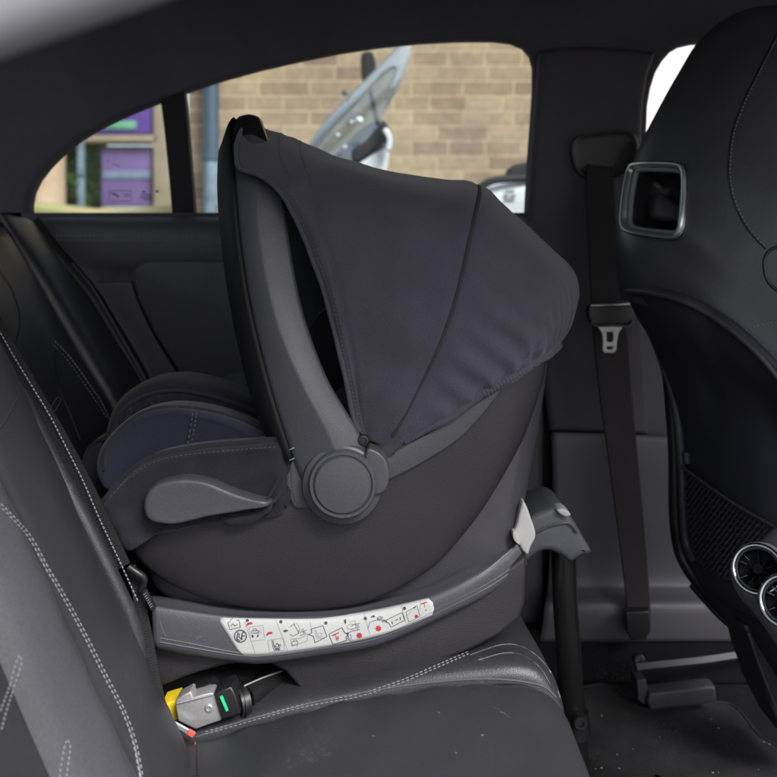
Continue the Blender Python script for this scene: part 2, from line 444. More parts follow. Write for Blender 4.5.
def flank(v):
    # the side of the seat curves away towards its back end
    t = max(0, v.x-.115); y = v.y+(9*t*t if v.y < YM else -9*t*t)
    k = y/v.y if v.y < YM else 1.
    return Vector((v.x*k, y, EYE+(v.z-EYE)*k))
# outer shell body
shell_out = [(150, 560), (165, 588), (200, 602), (260, 611), (330, 612), (400, 604), (455, 586), (500, 562), (519, 545), (521, 522), (525, 497), (531, 465),
             (538, 425), (543, 395), (547, 362), (548, 335), (520, 325), (460, 360), (400, 400), (350, 440), (300, 455), (230, 470), (170, 500)]
pillow('shell', shell_out, (360, 500), [(.985, .86), (.99, .93), (1.005, .975), (1.05, 1.), (1.2, 1.0), (1.35, 1.), (1.40, .97), (1.415, .9)], M['shell_mid'], car, n=110, ref=1.03, fn=lambda v: flank(v))
side = [(133, 530), (141, 552), (165, 574), (210, 594), (260, 603), (320, 604), (375, 594), (430, 564), (460, 533), (485, 500), (508, 461), (522, 434), (536, 396), (543, 368),
        (542, 345), (500, 360), (450, 385), (400, 420), (350, 455), (300, 470), (240, 490), (180, 505)]
side_r = [(.9550, .22), (.9562, .50), (.9588, .74), (.962, .90), (.9655, .975), (.970, .996), (.976, 1.), (1.03, .995)]
sp = pillow('side_panel', side, (350, 500), side_r, M['shell'], car, n=120, key='side', ref=.985, fn=flank)
o2 = sp.copy(); o2.data = sp.data.copy(); COL.objects.link(o2)
rl = root_loc(car)
for v in o2.data.vertices: v.co.y = 2*YM-(v.co.y+rl.y)-rl.y
o2.data.flip_normals()
rim = [(384, 458), (397, 450), (420, 437.5), (450, 418.5), (483, 397), (515, 378.5), (531, 366), (526, 369), (520, 366), (508, 383), (496, 399), (478, 421), (455, 443), (420, 465), (390, 480), (360, 492), (310, 508), (292, 505), (288, 470), (330, 450)]
prism('shell_rim', rim, .9505, 1.0, M['rimgrey'], car, .003, n=120, key='rim', fn=flank)
# hood ---------------------------------------------------------------
H = [
 [(366,440,.965),(354,421,.960),(345,377,.953),(335,334,.950),(324,290,.950),(310,254,.952),(297,222,.955),(284,197,.960),(268,181,.965),(250,172,.972),(239,168,.972),(236,152,.995),(239,136,1.03),(247,124.5,1.085),(252,123,1.14),(253,129,1.2)],
 [(368,441,.965),(360,410,.958),(355,375,.950),(347,334,.943),(338,290,.942),(328,254,.944),(316,222,.948),(305,200,.955),(297,180,.965),(290,165,.985),(286,152,1.02),(286,142,1.07),(287,135.5,1.13),(288,141,1.2)],
 [(372,442,.963),(376,405,.952),(381,365,.943),(384,320,.937),(383,280,.938),(378,245,.942),(370,215,.950),(362,195,.962),(356,180,.985),(351,169,1.02),(349,162,1.09),(348,160,1.14),(348,164,1.2)],
 [(380,445,.962),(390,415,.951),(402,380,.941),(414,335,.935),(422,290,.936),(425,250,.943),(424,220,.955),(420,198,.975),(417,186,1.01),(415,179,1.06),(414,175,1.12),(413,177.5,1.2)],
 [(385,447,.960),(400,425,.950),(420,387,.941),(440,345,.936),(455,302,.937),(465,262,.946),(472,230,.960),(477,207,.985),(480,193,1.03),(480,187,1.09),(479,184.5,1.14),(478,187,1.2)],
 [(387,448,.960),(405,426,.949),(430,394,.940),(458,352,.936),(482,310,.940),(498,275,.952),(508,250,.972),(514,234,1.0),(518,225,1.05),(519,220,1.12),(518,217,1.2)],
 [(389,449,.960),(412,428,.949),(443,402,.940),(480,362,.938),(513,324,.944),(538,298,.960),(553,282,.985),(561,274,1.02),(566,268,1.07),(567,264,1.13),(566,262,1.2)],
 [(390,450,.959),(418,430,.948),(450,408,.941),(488,378,.940),(522,350,.948),(548,325,.968),(564,308,.995),(572,300,1.03),(576,294,1.08),(578,291,1.14),(577,290,1.2)],
 [(391,450,.959),(420,432,.948),(452,412,.942),(488,386,.940),(522,363,.944),(545,345,.958),(560,333,.998),(568,325,1.035),(572,319,1.08),(573,315,1.14),(572,313,1.2)],
 [(392,450,.959),(420,434,.948),(450,417,.944),(483,394,.944),(515,375,.948),(537,361,.960),(549,354,.985),(555,350,1.03),(558,347,1.08),(559,344,1.14),(558,343,1.2)]]
NH = 210
R = [cr([P(*q) for q in r], NH) for r in H]; G = crs(R, 8)
def hood_fn(p, u, t, nrm):
    d = 0.
    g = max(0., (u-.64)/.36)                      # gathers above the elastic hem
    fade = min(1, (1-u)/.07); fall = (g**1.5)*(.12+.88*fade)*max(0, min(1, (t-.20)/.12))
    d += fall*(.0030*math.sin(t*128+2.5*math.sin(t*13)+u*5)+.0020*math.sin(t*245+1.+3*math.sin(t*9))*(.4+.6*math.sin(t*31)))
    d += .0013*math.sin(p.x*60+p.z*35)*math.sin(p.z*48-p.x*22)+.0005*math.sin(p.x*140-p.z*90+3*math.sin(p.z*30))*math.sin(p.z*60+p.x*25)
    for uu in (.111, .444):
        d -= .0018*math.exp(-((u-uu)/.010)**2)
    # drape wrinkles
    d += .0022*math.sin((p.x*.75+p.z*1.0)*170)*math.exp(-((t-.30)/.16)**2)*max(0, min(1, (u-.5)/.2))*fade
    d += .0008*math.sin((p.x*1.-p.z*.35)*120+3*u)*math.exp(-((u-.08)/.12)**2)
    return d
hG = []
hh = len(G)
for i, r in enumerate(G):
    row = []
    for j, p in enumerate(r):
        a = G[min(hh-1, i+1)][j]-G[max(0, i-1)][j]; b = r[min(NH-1, j+1)]-r[max(0, j-1)]
        nn = a.cross(b)
        if nn.length < 1e-9: row.append(p); continue
        nn.normalize()
        if nn.dot(p-P(430, 420, 1.2)) < 0: nn = -nn
        row.append(p+nn*hood_fn(p, i/(hh-1), j/(NH-1), nn)*min(1, j/18))
    full = row+[mirror_y(q) for q in reversed(row[:-1])]
    hG.append(full)
W2 = 2*NH-1
hv = [p for r in hG for p in r]
hf = [(i*W2+j, i*W2+j+1, (i+1)*W2+j+1, (i+1)*W2+j) for i in range(hh-1) for j in range(W2-1)]
a = hv[hf[5000][0]]
s = sum((hv[f[1]]-hv[f[0]]).cross(hv[f[2]]-hv[f[0]]).dot(hv[f[0]]-P(430, 420, 1.2)) for f in hf)
if s < 0: hf = [tuple(reversed(f)) for f in hf]
hood = obj('hood', hv, hf, M['hood'], car, True, 180, .0025, None, 'hood')
def hood_line(i0, t0, t1, off=0., n=70, di=0.):
    out = []
    for k in range(n):
        t = t0+(t1-t0)*k/(n-1); x = t*(NH-1)*1.0; j = int(x); f = x-j
        r = hG[i0]; q = r[j].lerp(r[min(W2-1, j+1)], f)
        dr = (q-P(420, 440, 1.2)).normalized(); out.append(q+Vector((0, -off, 0))+dr*off*.3)
    return out
tube('seam_piping', hood_line(32, .03, 1.97, .0002, 140), .0026, M['hood_trim'], hood, 8, flat=.5)
for i0 in (7, 10): tube('cross_seam', hood_line(i0, .47, 1.53, .0001, 60), .0009, M['hood'], hood, 6, flat=.6)
tube('front_hem', hood_line(0, .02, 1.98, .0005, 170), .0024, M['hood'], hood, 8)
# elastic hem: ribbed band
hp = hood_line(hh-1, .04, 1.96, .001, 900)
vs, fs = tube_geo(hp, [.0044*(1+.13*math.sin(k*1.5)) if 105 < k < 795 else .0022+.0020*min(k, 899-k)/105 for k in range(900)], 8, False, .55)
obj('elastic_hem', vs, fs, M['hood'], hood, True, 60)
stitch('hem_stitching', [(358, 424), (350, 380), (340, 335), (329, 290), (315, 253), (302, 222), (289, 199), (270, 183), (248, 173), (238, 170)], ['hood'], M['thread_dark'], hood, .003, .0018, .0005)
stitch('hem_stitching', [(361, 424), (353, 380), (343, 335), (332, 290), (318, 252), (305, 219), (292, 196), (272, 179), (250, 168), (238, 165)], ['hood'], M['thread_dark'], hood, .003, .0018, .00035)
# handle ---------------------------------------------------------------
st = [
 [(304,505,.985),(309,497,.945),(340,490,.936),(376,484,.945),(374,484,.985)],
 [(286,462,.990),(293,458,.945),(334,447,.934),(362,438,.945),(360,438,.985)],
 [(259,407,1.00),(275,402,.945),(305,390,.934),(329,381,.945),(327,381,.99)],
 [(243,347,1.01),(259,342,.950),(281,335,.940),(308,327,.950),(306,327,.995)],
 [(233,292,1.02),(248,290,.957),(268,287,.948),(297,283,.957),(294,283,1.0)],
 [(226,238,1.03),(240,235,.967),(259,233,.960),(289,235,.967),(286,236,1.01)],
 [(223,192,1.05),(236,188,.985),(256,186,.978),(282,190,.985),(279,192,1.03)],
 [(225,160,1.08),(233,152,1.02),(253,150,1.015),(275,160,1.02),(272,164,1.06)],
 [(226,150,1.10),(230,130,1.06),(249,120,1.055),(267,130,1.06),(266,152,1.1)],
 [(230,146,1.14),(235,117.5,1.11),(249,113.5,1.11),(263,118,1.11),(264,148,1.14)],
 [(236,150,1.20),(238,128,1.20),(250,124.5,1.20),(263,128.5,1.20),(262,152,1.20)]]
S = [[P(*q) for q in s_] for s_ in st]
S = S+[[mirror_y(q) for q in s_] for s_ in reversed(S[:-1])]
def roundsec(s_):
    out = []
    N = len(s_)
    for i in range(N):
        a, b, c = s_[i-1], s_[i], s_[(i+1) % N]
        k = (.14 if i != 2 else .06) if s_[2].y < 1.04 or s_[2].y > 1.36 else .34
        p0 = b.lerp(a, k); p2 = b.lerp(c, k); out += [p0, (p0+b*2+p2)/4, p2]
    return out
S = crs([roundsec(s_) for s_ in S], 6); K = len(S[0])
vs = [p for s_ in S for p in s_]
fs = [(i*K+k, i*K+(k+1) % K, (i+1)*K+(k+1) % K, (i+1)*K+k) for i in range(len(S)-1) for k in range(K)]+[tuple(range(K)), tuple(range((len(S)-1)*K, len(S)*K))]
handle = obj('handle', vs, fs, M['plastic'], car, True, 60, None, None, 'handle')
bm = bmesh.new(); bm.from_mesh(handle.data); bmesh.ops.recalc_face_normals(bm, faces=bm.faces); bm.to_mesh(handle.data); bm.free()
handle.data.materials.append(M['gloss'])
for p in handle.data.polygons:
    if abs(p.center.y+root_loc(car).y-YM) < .165: p.material_index = 1
# black strip over the outer edge of the handle
sec = []
for s_ in [[P(*q) for q in s_] for s_ in st]:
    l0, l1, rg = s_[0], s_[1], s_[2]
    out = (l0-rg); out.y = 0; out = out.normalized()*.006
    sec.append([l0+out*.6+Vector((0, .012, 0)), l0.lerp(l1, .35)+out*1.6, l1+out*.75, l1+out*.1])
sec = sec[1:]; sec += [[mirror_y(q) for q in s_] for s_ in reversed(sec[:-1])]
sec = crs(sec, 5); K = 4
vs = [p for s_ in sec for p in s_]
fs = [(i*K+k, i*K+k+1, (i+1)*K+k+1, (i+1)*K+k) for i in range(len(sec)-1) for k in range(K-1)]
g_ = obj('edge_strip', vs, fs, M['rubber'], handle, True, 180, None)
sm_ = g_.modifiers.new('thick', 'SOLIDIFY'); sm_.thickness = .004; sm_.offset = 0
hc = P(343, 483, .94)
disc('hub_housing', P(343, 481, .955), (0, -1, 0), [(.043, -.03), (.043, .012), (.041, .017), (.036, .020), (.0, .020)], M['plastic'], car, 64)
hub = disc('hub_cap', P(343, 483, .935), (0, -1, 0), [(.0352, -.006), (.0356, .004), (.0345, .0085), (.0335, .0095), (.0312, .0095), (.0303, .0080), (.0299, .0080), (.0292, .0100), (.028, .0112), (.015, .0128), (.0, .013)], M['plastic'], car, 72)
tv = disc_geo(P(343, 483, .927), (0, -1, 0), [(.0302, -.001), (.0302, .0005), (.0295, .0005), (.0295, -.001)], 64); obj('seam_ring', *tv, M['black'], hub)
prism('hub_plate', [(366, 452), (376, 451), (385, 459), (389, 472), (388, 485), (383, 493), (374, 495), (366, 490)], .930, .96, M['plastic'], car, .0025)
prism('hub_foot', [(317, 508), (330, 510), (340, 516), (328, 519), (319, 519)], .945, .965, M['plastic'], car, .0015)
prism('hub_foot', [(371, 497), (377, 499), (377, 504), (368, 503)], .945, .965, M['plastic'], car, .001)
prism('hub_bracket', [(291, 462), (306, 458), (322, 500), (318, 509), (298, 507), (291, 490)], .950, .97, M['plastic'], car, .002)
for py in (449.5, 460): prism('slot_mark', [(289, py), (294, py-2), (294.3, py-1), (289.5, py+1)], .943, .95, M['satin'], car, .0003, sm=False)
disc('snap_button', P(363.5, 440, .945), (0, -1, 0), [(.0058, -.004), (.006, .001), (.0052, .0032), (.0035, .0036), (.003, .0026), (.0, .0026)], M['black'], hood, 24)
# seat cover ---------------------------------------------------------------
wrap = [(103, 505), (112, 491), (121, 481), (141, 463), (164, 452), (203, 445), (249, 441), (278, 437), (288, 440), (291, 453), (292, 470), (292, 487), (289, 508), (280, 515), (262, 517), (240, 524), (224, 523), (203, 523), (180, 528), (155, 533), (138, 545), (127, 548), (116, 532), (108, 517)]
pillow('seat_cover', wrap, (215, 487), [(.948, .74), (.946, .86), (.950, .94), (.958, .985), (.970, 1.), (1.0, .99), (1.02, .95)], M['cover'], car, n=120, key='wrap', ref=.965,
       fn=lambda v: v+Vector((0, .0012*math.sin(v.x*130+v.z*60)+.0008*math.sin(v.z*230), 0)))
gd = [(147, 510), (146, 501), (148, 492), (154, 484), (163, 479), (175, 476), (187, 475), (200, 476), (213, 479), (225, 484), (240, 490), (256, 495), (270, 498), (273, 501), (269, 504), (254, 506), (237, 509), (212, 513), (192, 518), (176, 521), (162, 520), (152, 517)]
pillow('belt_guide', gd, (190, 500), [(.9295, .70), (.9295, .86), (.931, .945), (.936, .99), (.942, 1.), (.965, 1.)], M['plastic'], car, n=96, ref=.945)
pts = onsurf([(104, 503), (121, 483), (141, 465), (164, 455), (203, 448), (249, 444), (276, 441), (284, 445), (287, 456), (288, 487), (285, 505)], ['wrap'], .001, 90)
tube('binding', [p for p, _ in pts], .0036, M['cover'], car, 8, flat=.5)
stitch('cover_stitching', [(110, 497), (125, 482), (145, 467), (168, 458), (203, 453), (249, 449), (276, 447)], ['wrap'], M['thread_dark'], car, .003, .002, .0004)
pts = [P(271, 503, .936), P(268, 508, .940), P(262, 512, .944), P(250, 518, .945), P(232, 520, .946), P(222, 517, .95)]
tube('fabric_fold', pts, [.002, .004, .0045, .006, .007, .004], M['cover'], car, 8, n=None)
for q in ([(266, 500, .938), (272, 492, .940), (278, 480, .945)], [(268, 505, .938), (276, 500, .941), (283, 488, .948)]):
    tube('cover_crease', [P(*a) for a in q], .0017, M['cover'], car, 6, n=8)
# inner padded wings
near_w = [(103, 473), (103, 451), (115, 431), (138, 412), (166, 404), (200, 406), (235, 415), (262, 427), (285, 440), (285, 470), (230, 480), (160, 485), (118, 488)]
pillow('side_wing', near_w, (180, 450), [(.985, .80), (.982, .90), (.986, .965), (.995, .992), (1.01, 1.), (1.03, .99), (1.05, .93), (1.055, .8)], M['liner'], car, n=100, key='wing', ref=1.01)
pts = onsurf([(104, 470), (105, 452), (117, 433), (139, 415), (166, 407.5), (200, 409.5), (235, 418), (262, 430), (283, 441)], ['wing'], .0005, 70)
tube('wing_piping', [p for p, _ in pts], .0022, M['cover'], car, 8)
stitch('wing_seam', [(193, 413), (190, 430), (187, 448)], ['wing'], M['ink'], car, .006, .0005, .0012)
stitch('wing_seam', [(197, 413), (194, 430), (191, 448)], ['wing'], M['thread_dark'], car, .003, .002, .0006)
far_w = [(108, 440), (112, 415), (124, 395), (147, 381), (175, 376), (203, 380), (237, 391), (266, 403), (292, 428), (300, 470), (200, 480), (120, 478)]
pillow('side_wing', far_w, (190, 440), [(1.06, .80), (1.058, .90), (1.065, .965), (1.08, 1.), (1.12, 1.), (1.135, .95), (1.14, .85)], M['cover'], car, n=90, ref=1.08, label='dark padded wing with broad rolled edge', key='wing2')
pts = onsurf([(112, 438), (117, 418), (130, 404), (150, 394), (176, 390), (203, 394), (237, 404), (262, 415)], ['wing2'], .0005, 60)
tube('wing_piping', [p for p, _ in pts], .0022, M['liner'], car, 8)
far2 = [(200, 400), (228, 385), (252, 382), (285, 376), (320, 372), (345, 390), (345, 460), (210, 460)]
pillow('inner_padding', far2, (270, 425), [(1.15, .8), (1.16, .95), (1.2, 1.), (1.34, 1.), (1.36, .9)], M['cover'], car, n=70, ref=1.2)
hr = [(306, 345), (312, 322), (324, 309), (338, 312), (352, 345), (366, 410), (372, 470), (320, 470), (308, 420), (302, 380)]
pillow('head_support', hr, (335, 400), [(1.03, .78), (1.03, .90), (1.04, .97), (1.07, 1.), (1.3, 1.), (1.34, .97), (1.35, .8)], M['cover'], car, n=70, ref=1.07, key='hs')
pts = onsurf([(308, 345), (314, 325), (325, 313), (336, 316)], ['hs'], .001, 24)
if len(pts) > 3: tube('head_support_piping', [p for p, _ in pts], .0022, M['cover'], car, 8)
tube('harness_pad', [P(332, 400, .99), P(340, 392, .985), P(350, 420, .98), P(356, 436, .985)], [.006, .010, .010, .006], M['liner'], car, 8, flat=.45, n=None)
lobe = [(84, 500), (84, 470), (90, 448), (98, 438), (112, 436), (130, 450), (135, 500), (120, 540), (100, 530)]
pillow('foot_pad', lobe, (110, 485), [(1.06, .78), (1.065, .92), (1.08, 1.), (1.3, 1.), (1.33, .85)], M['cover'], car, n=60, ref=1.08)

# ================================================================== CARRIER BASE
base = thing('carrier_base', P(330, 700, 1.2), 'charcoal plastic car seat base with white instruction sticker, standing on the rear cushion', 'car seat base')
lower = [(150, 640), (190, 646), (240, 652), (300, 650), (370, 636), (430, 612), (480, 588), (515, 565), (527, 556), (527, 580), (526, 604), (521, 620), (500, 636), (470, 651), (420, 669), (370, 684), (330, 697), (309, 701), (303, 697), (296, 685), (286, 673), (272, 665), (252, 662), (225, 666), (200, 673), (176, 681), (160, 688), (152, 688)]
def bend(v):
    # nose of the base curves away from the camera
    t = max(0, v.x-.09)
    return Vector((v.x, v.y+(1.6*t*t if v.y < 1.2 else -1.6*t*t), v.z))
prism('base_body', lower, .972, 1.43, M['base_low'], base, .005, sm=False, fn=bend, key='blow')
rows = [
 [(150,600,1.10),(184,603,1.10),(221,606,1.10),(260,607,1.10),(330,607,1.10),(380,601,1.10),(430,586,1.10),(480,557,1.10),(503,542,1.11),(518,530,1.12)],
 [(150,595,1.00),(184,598,1.00),(221,602,1.00),(260,603,1.00),(330,603,1.00),(380,597,1.00),(430,582,1.00),(480,553,1.01),(503,538,1.03),(519,528,1.05)],
 [(151,603,.966),(184,608,.966),(221,613,.966),(260,615,.966),(330,613,.966),(380,607,.966),(430,593,.966),(480,569,.972),(505,551,.985),(521,538,1.0)],
 [(152,610,.956),(184,614,.956),(221,619,.956),(260,621,.956),(330,620,.956),(380,613,.956),(430,600,.957),(480,577,.964),(505,558,.977),(523,543,.992)],
 [(153,636,.952),(188,641,.952),(241,649,.952),(272,649,.952),(330,642,.952),(366,635,.952),(397,626,.953),(440,607,.956),(480,588,.963),(507,571,.975),(525,554,.990)],
 [(154,646,.953),(188,652,.953),(241,660,.953),(272,660,.953),(330,652,.953),(366,646,.953),(397,636,.954),(440,616,.957),(480,597,.964),(507,580,.976),(527,562,.990)],
 [(155,649,.962),(188,655,.962),(241,663,.962),(272,663,.962),(330,655,.962),(366,649,.962),(397,639,.963),(440,619,.966),(480,600,.973),(507,583,.985),(527,565,1.0)],
 [(155,648,.985),(188,654,.985),(241,661,.985),(272,661,.985),(330,653,.985),(366,647,.985),(397,637,.985),(440,617,.988),(480,598,.99),(507,581,1.0),(527,563,1.01)]]
bband, Gb = grid('base_rim', rows, 80, 5, M['plastic'], base, .004, 'band')
# far side of the base
far = [[mirror_y(P(*q)) for q in r] for r in rows]
grid('base_rim', far, 40, 3, M['plastic'], base, .004, world=True)
for off in (0, 4):
    pts = onsurf([(160, 642-off), (188, 647-off), (241, 655.5-off*.6), (272, 655.5-off*.6), (330, 647.5-off*.6), (366, 641.5-off*.6), (397, 631.5-off*.6), (440, 612-off), (480, 592-off), (507, 575-off), (523, 561-off)], ['band'], .0001, 90)
    tube('rim_groove', [p for p, _ in pts], .0007, M['plastic'], bband, 5)
box('base_core', P(330, 630, 1.2)+Vector((-.02, 0, 0)), (.34, .38, .06), M['base_low'], base, bevel=.01)
# sticker
top = cr([(217,617.5,0),(260,618.5,0),(300,619,0),(330,617.5,0),(380,609,0),(432,597.5,0)], 60); bot = cr([(241,656,0),(270,655,0),(310,649.5,0),(350,642,0),(390,632,0),(435,614,0)], 60)
vs = []; nr = 10
for i in range(60):
    u = i/59; L_ = 215.
    e = min(u, 1-u)*L_; rr = 5.; ins = rr-math.sqrt(max(0, rr*rr-(rr-e)**2)) if e < rr else 0
    a, b = top[i], bot[i]; dirv = (b-a); ln = dirv.length; dirv = dirv/ln
    a = a+dirv*ins; b = b-dirv*ins
    for k in range(nr):
        q = a.lerp(b, k/(nr-1)); h = ray(q.x, q.y, ['band']); vs.append(h[0]+h[1]*.0005)
fs = [(i*nr+k, (i+1)*nr+k, (i+1)*nr+k+1, i*nr+k+1) for i in range(59) for k in range(nr-1)]
WORLD['stick'] = BVHTree.FromPolygons([tuple(v) for v in vs], fs)
stk = obj('sticker', vs, fs, M['sticker'], base, True, 180, .0003)
stk.modifiers[0].offset = 0
def sp_(x, y, off=.0006):
    h = ray(x, y, ['stick'])
    return h[0]+h[1]*off if h else None
def dline(geos, pts, w=.5):
    for (x0, y0), (x1, y1) in zip(pts, pts[1:]):
        L_ = math.hypot(x1-x0, y1-y0)
        if L_ < .01: continue
        nx, ny = -(y1-y0)/L_*w/2, (x1-x0)/L_*w/2
        if L_ > 3:
            m_ = int(L_/2)+1; pp = [(x0+(x1-x0)*k/m_, y0+(y1-y0)*k/m_) for k in range(m_+1)]
            dline(geos, pp, w); continue
        q = [sp_(x0+nx, y0+ny), sp_(x1+nx, y1+ny), sp_(x1-nx, y1-ny), sp_(x0-nx, y0-ny)]
        if None in q: continue
        geos.append((q, [(0, 1, 2, 3)]))
def dpoly(geos, pts, off=.0008):
    q = [sp_(x, y, off) for x, y in pts]
    if None not in q: geos.append((q, [tuple(range(len(q)))]))
def circ(x, y, r, n=14, sx=1.): return [(x+r*sx*math.cos(2*math.pi*k/n), y+r*math.sin(2*math.pi*k/n)) for k in range(n)]
ink = []; gry = []; rd = []
for (x, y) in [(247.5, 619.5), (281, 620.8), (326, 622), (365.5, 617.5), (404.5, 607.5)]: dpoly(ink, circ(x, y+.9, 1.6, 12))
# seat-in-circle emblem
c = circ(240.5, 636, 6., 24); dline(ink, c+[c[0]], 1.1)
dline(ink, [(238, 632), (237, 639), (240, 640.5)], 1.2); dline(ink, [(244.5, 632), (242.5, 632.5), (241.2, 640)], 1.2); dline(ink, [(242, 636), (245, 635.6)], 1.1); dline(ink, [(239.5, 633), (239, 637), (243, 639)], .9)
# small house-shaped pictogram
dline(ink, [(228, 622.5), (230, 621.5), (231.5, 618.5), (235, 618), (236.5, 620.5), (239, 620), (240.5, 627), (230, 629.5), (228, 622.5)], .5)
dline(ink, [(231, 626), (233, 623.5), (235, 626), (238, 624)], .6)
# dividers
for a, b in [((245, 622), (255.5, 653.5)), ((276, 620), (288, 650.5)), ((310, 621), (312, 630)), ((364, 613), (370, 634)), ((401, 604), (407, 626))]: dline(gry, [a, b], .35)
# red straps
for x, y in [(246, 625), (266, 634.5)]:
    dpoly(rd, [(x, y), (x+2, y-2.5), (x+5, y-3), (x+7, y-2), (x+6, y-.8), (x+3, y-.6), (x+1.4, y+.9)])
def scrib(x, y, w, h, n, seed, tgt, lw=.4):
    # small line drawing: a seat shell with its handle, a base, or a hand, scaled into the box
    ic = [[[(0, .35), (.12, .75), (.4, .95), (.75, .85), (1, .3), (.85, .2), (.7, .55), (.45, .65), (.2, .5), (0, .35)], [(.25, .6), (.35, .1), (.6, .05), (.7, .5)], [(.1, 1), (.9, 1)]],
          [[(0, .8), (.15, .6), (.85, .5), (1, .7), (.9, .9), (.1, 1), (0, .8)], [(.3, .55), (.3, .3), (.7, .25), (.7, .5)], [(.9, .9), (.9, 1.2)]],
          [[(0, .5), (.25, .3), (.6, .25), (1, .1)], [(0, .8), (.3, .75), (.55, .6), (1, .55)], [(.6, .25), (.5, .45), (.8, .4)]],
          [[(0, 0), (.15, .7), (.3, 1), (1, 1)], [(.15, 0), (.3, .6), (.45, .82), (1, .8)], [(.45, .4), (.7, .3), (.9, .5), (.8, .7)]]][seed % 4]
    for pl in ic: dline(tgt, [(x+a*w, y+b*h) for a, b in pl], lw)
def qbox(x, y, w, h, k, tgt, lw=.55): dline(tgt, [(x, y), (x+w, y-w*k), (x+w+h*.15, y-w*k+h), (x+h*.15, y+h), (x, y)], lw)
qbox(249, 627, 14, 14, .12, gry, .35); scrib(251, 627, 8, 6, 7, 1, ink); scrib(254, 629, 8, 6, 5, 2, gry)
dpoly(ink, [(251.5, 635), (253.5, 634.5), (253.8, 637), (252.5, 637.5)]); dpoly(ink, [(257, 635.5), (258.5, 634), (258.8, 636), (257.6, 637)])
qbox(268, 640, 15, 12, .15, gry, .35); scrib(272, 640, 8, 10, 8, 3, ink, .5); scrib(274, 643, 7, 6, 6, 4, ink, .5)
dpoly(ink, [(283, 631), (286, 629), (286, 630), (288, 629.6), (288, 631), (286, 631.4), (286, 632.2)])
dline(ink, [(290, 627), (294, 624), (297, 629), (299, 633), (293, 636), (290, 634)], .45); dline(gry, [(294, 622), (296, 628), (300, 632), (299, 626), (296, 622)], .45)
dline(gry, [(291, 639), (300, 638), (308, 634), (307, 641), (292, 646), (291, 639)], .45); scrib(292, 636, 6, 9, 6, 5, ink); scrib(300, 629, 7, 8, 6, 6, ink); dline(rd, [(300.5, 630), (304, 628.5), (303, 632)], .4)
dline(ink, [(311, 629), (323, 625.5), (327, 636.5), (315, 642.5), (313.5, 636), (308.5, 634.5), (312, 632.5), (311, 629)], .6); scrib(315, 630, 8, 8, 7, 7, gry)
dline(ink, [(329, 634), (342, 627.5), (345, 633), (349, 633), (346, 637), (347, 640), (333, 644.5), (329, 634)], .6); dline(rd, [(332, 635.5), (339, 632.5)], 1.1); dline(rd, [(335, 634), (337, 640)], .6); scrib(336, 636, 3, 4, 4, 8, rd, .4)
dpoly(ink, [(344, 620), (346, 619), (346.4, 622.5), (345.4, 624), (344.6, 622.4)])
scrib(347, 618, 12, 11, 9, 9, gry); scrib(351, 622, 9, 9, 7, 10, ink); dline(ink, [(346, 634), (352, 631), (360, 629)], .5); scrib(347, 632, 5, 8, 5, 11, ink)
for x, y in [(359.5, 635.2), (378.5, 628.2)]:
    dpoly(rd, [(x+(3.3 if k % 2 else 2.2)*math.cos(k*math.pi/7), y+(3.3 if k % 2 else 2.2)*math.sin(k*math.pi/7)) for k in range(14)])
dpoly(ink, [(371, 616.5), (373, 616), (373, 615), (375.6, 616.2), (373.4, 617.8), (373.3, 617), (371, 617.5)])
dline(ink, [(368, 629), (370, 622), (378, 619.5), (385, 620), (388, 623)], .5); scrib(377, 616, 6, 4, 5, 12, ink); scrib(382, 619, 5, 3, 4, 13, ink)
dline(ink, [(387, 619.5), (402, 612.5), (405, 620), (391, 627), (389, 623), (386, 622), (387, 619.5)], .5)
for x, y in [(392, 621), (400, 617)]: dline(ink, [(x, y), (x+.6, y+3)], .8)
dline(ink, [(395, 620.5), (398, 619)], .7)
dline(ink, [(406, 612), (417, 605.5), (420, 616), (409, 622), (406, 612)], .4); dline(gry, [(407, 616), (413, 609), (417, 609)], .4); dline(ink, [(413.5, 608), (416, 606.8)], 1.); dpoly(rd, circ(416.5, 616, 1.7, 10))
dline(rd, [(421, 604), (427, 602)], 1.1); dline(rd, [(424, 603), (425, 607)], .6); dpoly(rd, circ(426, 609.8, .7, 6))
dline(gry, [(421, 600), (420, 611)], .3)
pd = obj('printed_pattern', *merge(ink+gry+rd), M['ink'], stk, False)
pd.data.materials.append(M['ink_grey']); pd.data.materials.append(M['red'])
n1, n2 = sum(len(g_[1]) for g_ in ink), sum(len(g_[1]) for g_ in gry)
for i_, p in enumerate(pd.data.polygons): p.material_index = 0 if i_ < n1 else (1 if i_ < n1+n2 else 2)
# support leg
lug = [(519, 534), (530, 518), (545, 511), (556, 508), (566, 512), (576, 524), (585, 540), (592, 553), (582, 557), (571, 563), (562, 557), (552, 552), (543, 552), (535, 556), (524, 562)]
leg = prism('leg_housing', lug, 1.13, 1.24, M['lug'], base, .008, sm=True, n=60)
def q_(px, py, d): return P(px, py, d)
pts = [q_(537, 532, 1.126), q_(550, 526, 1.126), q_(563, 523, 1.126), q_(570, 524, 1.127), q_(577, 533, 1.128)]
tube('housing_ridge', pts, .0012, M['plastic'], leg, 6, n=20)
prism('release_button', [(557, 511), (564, 509), (571, 515), (565, 517)], 1.122, 1.15, M['white_plastic'], base, .002)
tube('leg_tube', [q_(563.5, 545, 1.19), q_(565, 600, 1.19), q_(572, 700, 1.19), q_(580, 801, 1.19)], .0165, M['gloss'], base, 24)
tube('leg_foot', [q_(579.5, 795, 1.19), q_(580.3, 804, 1.19)], .03, M['black'], base, 24)
tube('leg_collar', [q_(573, 712, 1.19), q_(575, 735, 1.19)], .0205, M['black'], base, 24)
